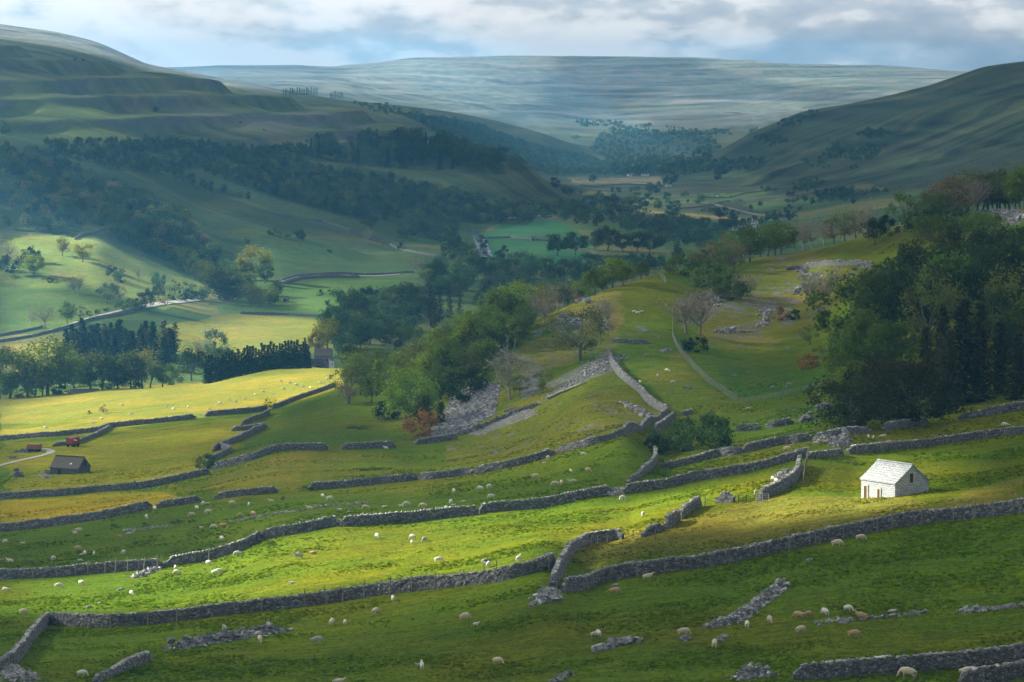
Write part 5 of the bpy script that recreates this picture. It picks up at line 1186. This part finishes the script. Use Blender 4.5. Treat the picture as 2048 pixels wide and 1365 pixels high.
# base row/column in the photo, pose (g grazing, s standing, l lying), facing (r right, l left, a away, t towards), size, fleece (w white, c cream, t tan, b brown, k grey)
FLOCK = [
 ("in the sunlit lime field", "12,1186,glc 47,1230,grc 117,1177,grw 163,1171,grw 263,1191,gtw 351,1140,gaw 355,1150,glw 417,1131,grw 430,1151,grw 437,1148,grw 476,1112,glw 584,1168,llw,.7 597,1119,slk 626,1109,lrt 754,1077,gtw 824,1089,gaw,.8 826,1079,glw 849,1085,gtk 877,1126,grw 977,1135,gaw 1037,1124,saw 1246,1001,glw 1286,1034,gtw 1512,990,gtw 1543,975,gaw 1546,963,gaw 1553,967,gaw"),
 ("in the dark near pasture", "164,1354,grw 449,1264,stw 520,1286,gtc 633,1289,grk 664,1252,gac 677,1367,lrw 690,1250,gaw,.8 751,1231,gac 786,1204,gaw 837,1336,slk,.6 844,1340,saw 929,1241,grc 952,1253,srw,.6 995,1330,gtc 1188,1274,srw,.7 1197,1274,gaw 1221,1161,lrw,.7 1229,1190,grt 1295,1161,src 1367,1273,grc,1.1 1429,1297,gac 1494,1257,gaw 1539,1247,gtc 1598,1238,gltx 1615,1236,grt,.8 1601,1268,grc 1650,1232,gaw 1674,1094,grc 1696,1224,grw 1707,1277,grt 1721,1082,grc 1723,1241,slt 1784,1225,lrw,.7"),
 ("at the bottom right walls", "1816,1359,glc,1.25 1936,1357,grc,1.3"),
 ("in the long sheep pasture", "542,1006,slw,.8 619,1021,slw 646,996,gaw 659,1001,grw 679,1021,lrw,.7 725,1036,sac,.8 732,1020,glc 768,1016,lrw,.8 803,1014,llw,.8 814,1013,glw 847,1017,glc 892,1021,gtw 902,1009,gaw 906,1012,lrw,.7 908,988,gac 926,1005,lrw,.7 961,981,glw 978,978,gaw 983,997,glw 1070,957,grc 1111,973,glc 1123,971,gac 1139,966,slw,.7 1148,965,slw,.7 1142,945,saw,.7 1176,946,grt 1167,910,llw 1096,920,gac,.9 1087,928,lrw,.7 772,900,slw"),
 ("in the left pasture", "2,1128,glb 10,1087,gaw 20,1127,slw 45,1088,lrw,.7 62,1128,grb 107,1121,gtw 150,1070,slw,.8 155,1102,grt 157,1066,grc 161,1123,llw,.7 162,1111,lrw,.6 170,1111,gaw 188,1111,saw,.8 239,1081,slt 247,1110,gaw 259,1074,srk 293,1038,gtw 310,1021,gaw 384,1034,glc 394,1020,gaw 402,1058,slw,.6 406,1011,gaw 414,1009,lrw,.7 417,1027,glw 428,1058,glw 444,1082,gaw 445,1053,lrt 464,1011,grc 481,1034,glt,.8 498,1013,gaw 507,1032,glt"),
 ("near the small ruin", "1574,903,grc 1642,888,glc 1650,887,grw,.7 1737,877,saw,.7 1746,879,saw,.7 1763,892,slw,.7 1764,876,lrc 1745,894,slw,.6 1780,890,glt 2010,853,glw 2016,852,lrw,.7 1480,861,lrw,.7"),
 ("on the green spur field", "1268,626,grw 1275,629,grw 1282,625,lrw 1334,744,gaw 1340,745,gaw,.8 1315,754,gaw 1280,768,gaw 1344,766,lrw 1496,820,lrc"),
 ("in the far sunlit yellow field", "91,858,grw 186,849,slw 203,840,grw 243,813,grw 263,830,glw 333,816,slw 347,821,grw 376,816,gaw 400,833,slw 418,820,grw 440,809,glw 458,801,grw 470,806,grw 490,800,glw 510,792,gaw 525,785,grw 545,790,slw 561,765,grw 580,768,glw 592,772,grw 605,776,grw 621,779,saw 640,768,grw 655,760,glw 566,780,grw"),
]
WOOL = {'w': ("white", (.70, .66, .56)), 'c': ("cream", (.60, .52, .36)), 't': ("tan", (.50, .34, .17)), 'b': ("brown", (.26, .15, .09)), 'k': ("greyish", (.42, .41, .38))}
POSE = {'g': ("grazing", 'grazing'), 's': ("standing", 'standing'), 'l': ("lying", 'lying')}
FACE = {'r': (0., "facing right"), 'l': (math.pi, "facing left"), 'a': (math.pi / 2, "facing away"), 't': (-math.pi / 2, "facing the viewer")}
sq = np.random.default_rng(17)
for place, txt in FLOCK:
    rowsd = []
    for tok in txt.split():
        a = tok.split(','); rowsd.append((float(a[0]), float(a[1]), a[2][0], a[2][1], a[2][2], float(a[3]) if len(a) > 3 else 1.))
    rowsd.sort(); key = lambda r: (r[2], r[3], r[4], r[5] < .85); tot, seen = {}, {}
    for r in rowsd: tot[key(r)] = tot.get(key(r), 0) + 1
    pos = hit([r[0] for r in rowsd], [r[1] for r in rowsd], 700. if 'yellow field' in place else 140.)
    for r, c in zip(rowsd, pos):
        k = key(r); seen[k] = seen.get(k, 0) + 1; lamb = r[5] < .85
        lab = f"{WOOL[r[4]][0]} {'lamb' if lamb else 'sheep'} {POSE[r[2]][0]} {FACE[r[3]][1]} {place}"
        if tot[k] > 1: lab += f", {ORDW[seen[k] - 1]} from left"
        o = obj("sheep", SH[POSE[r[2]][1]][sq.integers(2)], loc=c - np.array([0, 0, .02]), label=lab, cat="sheep", group="sheep " + place)
        s = r[5] * .80 * sq.uniform(.93, 1.07) * (1.12 if r[4] != 'w' else 1); o.scale = (s, s, s); o.color = (*(np.array(WOOL[r[4]][1]) * sq.uniform(.9, 1.08)), 1)
        o.rotation_euler.z = FACE[r[3]][0] + sq.normal(0, .35)

# ------------------------------------------------------------------ buildings
M_LIME = None
def course_mat(name, c1, c2, mortar, sx, bump=.4):
    m, t, out = material(name); b = N(t, 'ShaderNodeBsdfPrincipled', i_Roughness=.92)
    br = N(t, 'ShaderNodeTexBrick', i_Scale=1.0); br.inputs['Color1'].default_value = (*c1, 1); br.inputs['Color2'].default_value = (*c2, 1); br.inputs['Mortar'].default_value = (*mortar, 1)
    br.inputs['Brick Width'].default_value = sx; br.inputs['Row Height'].default_value = sx * .42; br.inputs['Mortar Size'].default_value = .022; br.inputs['Bias'].default_value = -.1
    at = N(t, 'ShaderNodeAttribute', attribute_name='uvw')
    wob = N(t, 'ShaderNodeTexNoise', i_Scale=2.3, i_Detail=3); L(t, at.outputs['Vector'], wob.inputs['Vector'])
    ad = N(t, 'ShaderNodeVectorMath', operation='MULTIPLY_ADD'); ad.inputs[1].default_value = (.3, .3, .3); L(t, wob.outputs['Color'], ad.inputs[0]); L(t, at.outputs['Vector'], ad.inputs[2]); L(t, ad.outputs[0], br.inputs['Vector'])
    n_ = noise(t, 5., 5, .65, at.outputs['Vector'])
    c = mixrgb(t, 1., br.outputs['Color'], ramp(t, [(.3, .62), (.62, 1.08)], n_).outputs[0], 'MULTIPLY'); L(t, c, b.inputs['Base Color'])
    bp = N(t, 'ShaderNodeBump', i_Strength=bump, i_Distance=.06); L(t, br.outputs['Fac'], bp.inputs['Height']); bp.invert = True; L(t, bp.outputs[0], b.inputs['Normal']); L(t, b.outputs[0], out.inputs[0])
    return m
def uvw(me):           # per-vertex 3-d pattern coordinates: along the wall, up, through
    n = len(me.vertices); co = np.empty(n * 3, np.float32); me.vertices.foreach_get('co', co); co = co.reshape(-1, 3)
    a = me.attributes.new('uvw', 'FLOAT_VECTOR', 'POINT')
    a.data.foreach_set('vector', np.stack([co[:, 0] + co[:, 1] * .97, co[:, 2], co[:, 1] * 0], 1).ravel().astype(np.float32))
    return me
def house(name, label, origin, ang, Lx, Wy, eave, ridge, mw, mr, cat="building", base=-3., openings=(), chim=0, over=.12, group=None, mo=None, surround=None):
    """ridge along local x; the wall at y=0 faces local -y; gables at x=0 and x=Lx"""
    r = obj(name, None, loc=origin, label=label, cat=cat, group=group); r.rotation_euler.z = ang
    V = [(0, 0, base), (Lx, 0, base), (Lx, Wy, base), (0, Wy, base), (0, 0, eave), (Lx, 0, eave), (Lx, Wy, eave), (0, Wy, eave), (0, Wy / 2, ridge), (Lx, Wy / 2, ridge)]
    obj("wall", uvw(mesh("wall", V, [(0, 1, 5, 4), (2, 3, 7, 6), (1, 2, 6, 5), (3, 0, 4, 7)], [(5, 6, 9), (7, 4, 8)], mw)), r)
    mb = MB(); th = .14
    for s in (0, 1):
        y0 = -over if s == 0 else Wy + over; sl = (ridge - eave) / (Wy / 2); ze = eave - over * sl
        n = 14; g = []
        for i in range(n + 1):
            t_ = i / n; y = y0 + (Wy / 2 - y0) * t_; z = ze + (ridge - ze) * t_ + .02 + (.018 if i % 2 else 0)
            sag = -.05 * math.sin(math.pi * t_)
            g += [(-over, y, z + sag), (Lx / 2, y, z + sag * 1.6), (Lx + over, y, z + sag)]
        g = np.array(g); k = len(g); mb.add(np.concatenate([g + [0, 0, th], g]), np.concatenate([grid_faces(n + 1, 3), grid_faces(n + 1, 3)[:, ::-1] + k,
               np.array([(i * 3, (i + 1) * 3, (i + 1) * 3 + k, i * 3 + k) for i in range(n)] + [((i + 1) * 3 + 2, i * 3 + 2, i * 3 + 2 + k, (i + 1) * 3 + 2 + k) for i in range(n)] + [(0, k, k + 1, 1), (1, k + 1, k + 2, 2)])]))
    mb.box((Lx / 2, Wy / 2, ridge + .17), (Lx + 2 * over, .34, .16), 0, .03)
    ro = obj("roof", uvw(mb.done("roof", mr)), r)
    for i in range(chim):
        m2 = MB(); x = .5 if i == 0 else Lx - .5; m2.box((x, Wy / 2, ridge + .5), (.7, .7, 1.5)); m2.box((x, Wy / 2, ridge + 1.3), (.5, .3, .35)); obj("chimney", uvw(m2.done("chimney", mw)), ro)
    for kind, side, u, z0, w, h in openings:      # side 'f' front wall, 'g' gable at x = Lx
        m2 = MB(); m3 = MB(); fr = .16
        if side == 'f':
            m2.box((u, -.02, z0 + h / 2), (w, .06, h))
            for bx in ((u - w / 2 - fr / 2, z0 + h / 2, fr, h + 2 * fr), (u + w / 2 + fr / 2, z0 + h / 2, fr, h + 2 * fr)): m3.box((bx[0], -.03, bx[1]), (bx[2], .1, bx[3]))
            for bz in (z0 - fr / 2, z0 + h + fr / 2): m3.box((u, -.034, bz), (w - .004, .1, fr))
        else:
            m2.box((Lx + .02, u, z0 + h / 2), (.06, w, h))
            for by in (u - w / 2 - fr / 2, u + w / 2 + fr / 2): m3.box((Lx + .03, by, z0 + h / 2), (.1, fr, h + 2 * fr))
            for bz in (z0 - fr / 2, z0 + h + fr / 2): m3.box((Lx + .034, u, bz), (.1, w - .004, fr))
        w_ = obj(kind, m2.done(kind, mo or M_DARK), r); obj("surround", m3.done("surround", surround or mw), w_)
    return r
M_LW = course_mat("limewashed_stone", (.52, .555, .60), (.37, .39, .42), (.20, .21, .225), .55)
M_LR = course_mat("pale_stone_slates", (.50, .53, .565), (.35, .365, .385), (.17, .175, .18), .55, .5)
M_DS = course_mat("dark_rubble_stone", (.085, .08, .08), (.15, .145, .145), (.035, .035, .035), .45)
M_DR = course_mat("mossy_dark_slates", (.105, .09, .072), (.07, .062, .055), (.035, .03, .028), .45)
M_BR = course_mat("brown_stone", (.27, .23, .19), (.20, .17, .15), (.12, .10, .09), .6)
M_BS = course_mat("brown_slates", (.20, .165, .14), (.15, .13, .12), (.09, .08, .07), .6)
M_WH = simple("white_render", (.72, .74, .76), .85, .08, 2.)
M_SAND = simple("sandstone_surround", (.50, .43, .33), .9, .2, 5.)
M_SL = simple("grey_slates", (.16, .17, .19), .85, .25, 2.)
# the white barn: near corner under the eaves, long wall to the left and away, gable to the right and away
c0 = hit1(1790, 995); e0 = 27 * c0[1] / F
ang = math.atan2(-.80, .60)      # local x points from the far-left corner to the near corner
Lb = 59 / F * c0[1] / .60 * 1.0
org = c0 + np.array([-.60 * Lb, .80 * Lb, 0])
house("stone_barn", "white limewashed stone barn with slate roof in the sunlit barn field", org, ang, Lb, 76 / F * c0[1] / .80, e0, e0 + 2.0, M_LW, M_LR, "barn",
      openings=[("doorway", 'f', Lb * .14, -.75, .5, 1.6), ("doorway", 'f', Lb * .53, -.45, .42, 1.15), ("window", 'g', 76 / F * c0[1] / .80 * .47, e0 - .05, .62, 1.15)], surround=M_SAND, mo=simple('old_brown_door', (.055, .035, .022), .9, .3, 3.))
# the dark ruined barn in the buttercups
c1 = hit1(104, 952); m1 = c1[1] / F
rb = house("ruined_barn", "dark derelict stone barn with sagging slate roof in the buttercup field", c1 + np.array([-8 * m1, 3, -.3]), math.radians(-24), 66 * m1, 46 * m1, 16 * m1, 37 * m1, M_DS, M_DR, "barn",
      openings=[("doorway", 'f', 22 * m1, .0, 5 * m1, 12 * m1), ("window", 'g', 26 * m1, 20 * m1, 4 * m1, 8 * m1)])
mb = MB(); mb.box((-7 * m1, 16 * m1, 3 * m1), (14 * m1, 30 * m1, 14 * m1), 0, .08); obj("lean_to", uvw(mb.done("lean_to", M_DS)), rb)
mb = MB(); mb.box((44 * m1, -.02 + 9 * m1, 24 * m1), (4 * m1, .3, 3 * m1), 0, .1, (.7, 0)); obj("skylight", mb.done("skylight", M_WH), rb)
heap("84,951 92,955 100,956", "fallen pale stones at the left corner of the derelict barn", 40, .6, .7)
heap("31,953 38,954", "dark squat stone stump standing alone left of the derelict barn", 60, .8, .45, "stone_stump", "ruin", M_WALL, lift=2.0)
# red trailer and the rust-brown one
def trailer(x, y, label, body, L_, Wd, H, ang, stripe=None):
    c = hit1(x, y); r = obj("farm_trailer", None, loc=c, label=label, cat="trailer"); r.rotation_euler.z = ang
    mb = MB(); z0 = .75
    for a in ((0, -Wd / 2, L_, .08), (0, Wd / 2, L_, .08), (-L_ / 2, 0, .08, Wd), (L_ / 2, 0, .08, Wd)): mb.box((a[0], a[1], z0 + H / 2), (a[2], a[3], H + .003 * (a[2] > 1)))
    mb.box((0, 0, z0), (L_ - .1, Wd - .1, .12)); mb.box((0, 0, z0 + H + .05), (L_ * .96, Wd * .96, .3), 0, .05)
    for k in np.linspace(-.42, .42, 5): mb.box((k * L_, -Wd / 2 - .06, z0 + H / 2), (.08, .06, H))
    obj("body", mb.done("body", body), r)
    for sx in (-.28, .28):
        for sy in (-1, 1):
            m2 = MB(); a = np.linspace(0, 2 * math.pi, 15)[:-1]; ring = np.stack([np.cos(a) * .48, np.zeros(14), np.sin(a) * .48], 1)
            v_ = np.concatenate([ring + [0, -.13, 0], ring + [0, .13, 0], [[0, -.1, 0], [0, .1, 0]]]); i = np.arange(14); j = (i + 1) % 14
            m2.add(v_ + [sx * L_, sy * (Wd / 2 - .1), .46], np.stack([i, j, j + 14, i + 14], 1), np.concatenate([np.stack([j, i, i * 0 + 28], 1), np.stack([i + 14, j + 14, i * 0 + 29], 1)])); obj("wheel", m2.done("wheel", M_DARK), r)
    m2 = MB(); m2.tube([(L_ / 2, 0, .65), (L_ / 2 + 1.6, 0, .5)], (.07, .06), 5); obj("drawbar", m2.done("drawbar", M_DARK), r)
    if stripe: m3 = MB(); m3.box((-.2 * L_, -Wd / 2 - .12, z0 + H * .72), (L_ * .5, .03, .3), 0, 0, (0, .2)); obj("panel", m3.done("panel", stripe), r)
trailer(146, 894, "red farm trailer parked by the low wall in the far left field", simple("red_paint", (.22, .03, .02), .6, .3, 3.), 2.6, 1.9, 1.3, math.radians(62), M_WH)
trailer(69, 904, "rust-brown farm trailer at the end of the pale track", simple("rusty_orange", (.26, .115, .05), .8, .35, 3.), 3.0, 1.8, .9, math.radians(-12))
heap("36,905 48,903 56,905", "heap of stone and scrap left of the rust-brown trailer", 60, .6, .7, "scrap_heap", "heap", M_WALL, lift=.6)
c = hit1(27, 918); r = obj("water_trough", None, loc=c, label="long low stone trough in the far left field", cat="trough"); mb = MB(); mb.box((0, 0, .35), (2.0, .7, .5), 0, .04); obj("basin", mb.done("basin", M_COPE), r)
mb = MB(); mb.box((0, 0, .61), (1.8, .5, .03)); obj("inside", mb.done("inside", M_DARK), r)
# the farm at the end of the yellow field
c2 = hit1(648, 738, 1000.); m2_ = c2[1] / F
f = c2 + np.array([-8 * m2_, 4, 0])
house("farmhouse", "brown stone farmhouse with long slate roof at the far end of the yellow field", f + np.array([-14 * m2_, 2, 0]), math.radians(-4), 34 * m2_, 26 * m2_, 24 * m2_, 36 * m2_, M_BR, M_BS, "house", openings=[("window", 'f', 26 * m2_, 12 * m2_, 3 * m2_, 5 * m2_), ("window", 'f', 20 * m2_, 3 * m2_, 3 * m2_, 4 * m2_)], chim=1)
house("white_annex", "small white gabled annex joined to the brown farmhouse's right end", f + np.array([20 * m2_, 1, 0]), math.radians(52), 10 * m2_, 13 * m2_, 14 * m2_, 22 * m2_, M_WH, M_BS, "house", openings=[("window", 'f', 4 * m2_, 5 * m2_, 2 * m2_, 4 * m2_)])
house("cart_shed", "long dark open shed in front of the brown farmhouse", f + np.array([-22 * m2_, -5, 0]), math.radians(-4), 28 * m2_, 9 * m2_, 14 * m2_, 19 * m2_, M_DS, M_DR, "shed", openings=[("opening", 'f', 18 * m2_, 1 * m2_, 5 * m2_, 6 * m2_)])
mb = MB(); mb.box((0, 0, 0), (20 * m2_, .2, 1.5 * m2_)); obj("red_board", mb.done("red_board", simple("red_oxide", (.22, .04, .03), .8, .2, 2.)), loc=f + np.array([-8 * m2_, -7, 9 * m2_]), label="dark red board under the eaves of the long open shed", cat="board")
c3 = hit1(165, 806, 905.); m3_ = c3[1] / F
house("field_shed", "low dark-roofed shed just showing over the far edge of the yellow field", c3 + np.array([-28 * m3_, 6, -1.5]), math.radians(14), 58 * m3_, 40 * m3_, 3 * m3_, 13 * m3_, M_DS, M_DR, "shed")
VILLAGE = [(1482, 461, 13, 9, 6, -8, "long grey house at the left of the far village"), (1500, 459, 12, 9, 6, 10, "grey house in the middle of the far village"), (1508, 456, 12, 16, 10, -25, "tall white house, brightest in the far village"), (1470, 462, 10, 6, 4, 5, "low white outbuilding at the left end of the far village"),
           (1562, 434, 14, 9, 6, 6, "grey house higher up behind the ridge trees, left"), (1575, 437, 12, 8, 5, -20, "pale low house behind the ridge trees, right"), (1520, 458, 12, 8, 5, 12, "grey cottage at the right end of the far village"),
           (1337, 374, 12, 5, 3, 0, "tiny white farmhouse on the flat far valley floor"), (1260, 353, 9, 5, 3, 8, "pale barn beside dark trees on the far valley floor, left"), (1290, 353, 16, 5, 3, -4, "long pale barn beside dark trees on the far valley floor, right"), (1438, 394, 6, 4, 2, 10, "tiny white shed in the right valley fields, left"), (1461, 394, 5, 3, 2, 0, "tiny white shed in the right valley fields, right"),
           (1110, 436, 9, 6, 4, 0, "small white cottage at the edge of the river wood"), (1545, 440, 9, 6, 4, 25, "half-hidden slate house left of the pale low house")]
for x, y, w_, h_, r_, a_, lab in VILLAGE:
    c = hit1(x, y, 1700.); k = c[1] / F; wh = 'white' in lab or 'pale' in lab
    house("house", lab, c + np.array([-w_ * k / 2, 0, 0]), math.radians(a_), w_ * k, w_ * .6 * k, h_ * k * .65, h_ * k * .65 + r_ * k * .5, M_WH if wh else M_BR, M_SL, "house", group="houses of the far valley",
          openings=[("window", 'f', w_ * k * f_, h_ * k * .3, 1.1, 1.3) for f_ in ((.3, .7) if w_ > 8 else (.5,))], chim=1 if h_ > 7 else 0)
c = hit1(1062, 482, 1700.); k = c[1] / F
house("field_barn", "small stone field barn on the teal field by the river", c, math.radians(12), 12 * k, 8 * k, 4 * k, 7.5 * k, M_BR, M_SL, "barn", openings=[("doorway", 'f', 4 * k, .0, 1.2, 1.9)])
c = hit1(566, 604, 985.); k = c[1] / F
house("field_barn", "small dark stone barn at the corner of the shaded lane", c + np.array([0, 0, 0]), math.radians(-10), 10 * k, 8 * k, 6 * k, 10 * k, M_BR, M_BS, "barn", openings=[("doorway", 'f', 4 * k, .0, 1.2, 1.9)])
# fallen trunk on the spur, dead timber by the wood
def log(txt, label, r0, r1, lift=.3):
    p = path3(P(txt), .6); p[:, 2] += lift + .15 * rng.random(len(p)); o = p[0]; mb = MB(); mb.tube(p - o, np.linspace(r0, r1, len(p)), 7)
    for i in range(2, len(p) - 1, 3): mb.tube([p[i] - o, p[i] - o + rng.normal(0, .6, 3) + [0, 0, .7]], (r1 * .7, .03), 4)
    obj("fallen_trunk", mb.done("fallen_trunk", M_PALEBARK, True), loc=o, label=label, cat="log")
log("1096,800 1112,792 1130,784 1150,777 1172,768", "pale fallen tree trunk lying below the twisted tree", .38, .16)
log("1008,826 1022,822 1034,816", "short broken branch at the edge of the scree", .28, .1)
log("1172,800 1185,795 1198,790", "thin dead branch on the olive slope", .16, .06)
heap("1974,826 1985,824 2000,820", "stack of pale timbers beside the wall at the right edge", 16, .9, .5, "timber_stack", "timber", M_GALV)

# ------------------------------------------------------------------ tussocks: the grass itself
def tufts():
    n = 170000; q = np.random.default_rng(3)
    Yt = 232 * (620 / 232.) ** q.random(n); s = q.uniform(-.185, .185, n); x = s * Yt
    dens = fbm(x / 9., Yt / 9., 40, 3) + .25 * (fbm(x / 60, Yt / 60, 41, 2) - .5); keep = q.random(n) < .55 + 1.2 * (dens - .5); x, Yt, dens = x[keep], Yt[keep], dens[keep]
    z = land(x, Yt); n = len(x); h = q.uniform(.05, .15, n) * (.7 + .8 * np.clip((dens - .45) / .2, 0, 1.2)); w = h * q.uniform(1.2, 2.4, n)
    base = np.stack([x, Yt, z - .04], 1); Vs = []
    for k in range(3):
        a = q.uniform(0, math.pi, n); dx = np.stack([np.cos(a), np.sin(a), 0 * a], 1) * w[:, None] * .5; l = np.stack([q.normal(0, .3, n), q.normal(0, .3, n), np.ones(n)], 1) * h[:, None]
        Vs.append(np.stack([base - dx, base + dx, base + dx * 1.25 + l, base - dx * 1.25 + l * .9], 1))
    V = np.concatenate(Vs).reshape(-1, 3)
    px, py = proj(x, Yt, z); idx = (np.abs(sc_[None] - (x / Yt)[:, None])).argmin(1) if n < 1 else np.searchsorted(sc_, x / Yt).clip(0, nc - 1)
    row = np.zeros(n, int); gyc = GY[:, idx].T; row = (gyc < Yt[:, None]).sum(1).clip(0, len(rowk) - 1)
    cc = C_[row, idx] * q.uniform(1.1, 2.3, (n, 1)) * np.where(q.random((n, 1)) < .15, np.array([[.55, .8, .7]]), np.array([[1.05, 1.05, 1.]]))
    m, t, out = material("grass_blades"); at = N(t, 'ShaderNodeAttribute', attribute_name='Col'); d = N(t, 'ShaderNodeBsdfDiffuse'); tr = N(t, 'ShaderNodeBsdfTranslucent')
    L(t, at.outputs['Color'], d.inputs[0]); L(t, at.outputs['Color'], tr.inputs[0]); mx = N(t, 'ShaderNodeMixShader'); mx.inputs[0].default_value = .3; L(t, d.outputs[0], mx.inputs[1]); L(t, tr.outputs[0], mx.inputs[2]); L(t, mx.outputs[0], out.inputs[0])
    obj("grass_tussocks", mesh("grass_tussocks", V, np.arange(len(V)).reshape(-1, 4), mat=m, col=np.tile(np.repeat(cc, 4, 0), (3, 1))), kind='stuff', label="tussocky grass of the near pastures")
tufts()
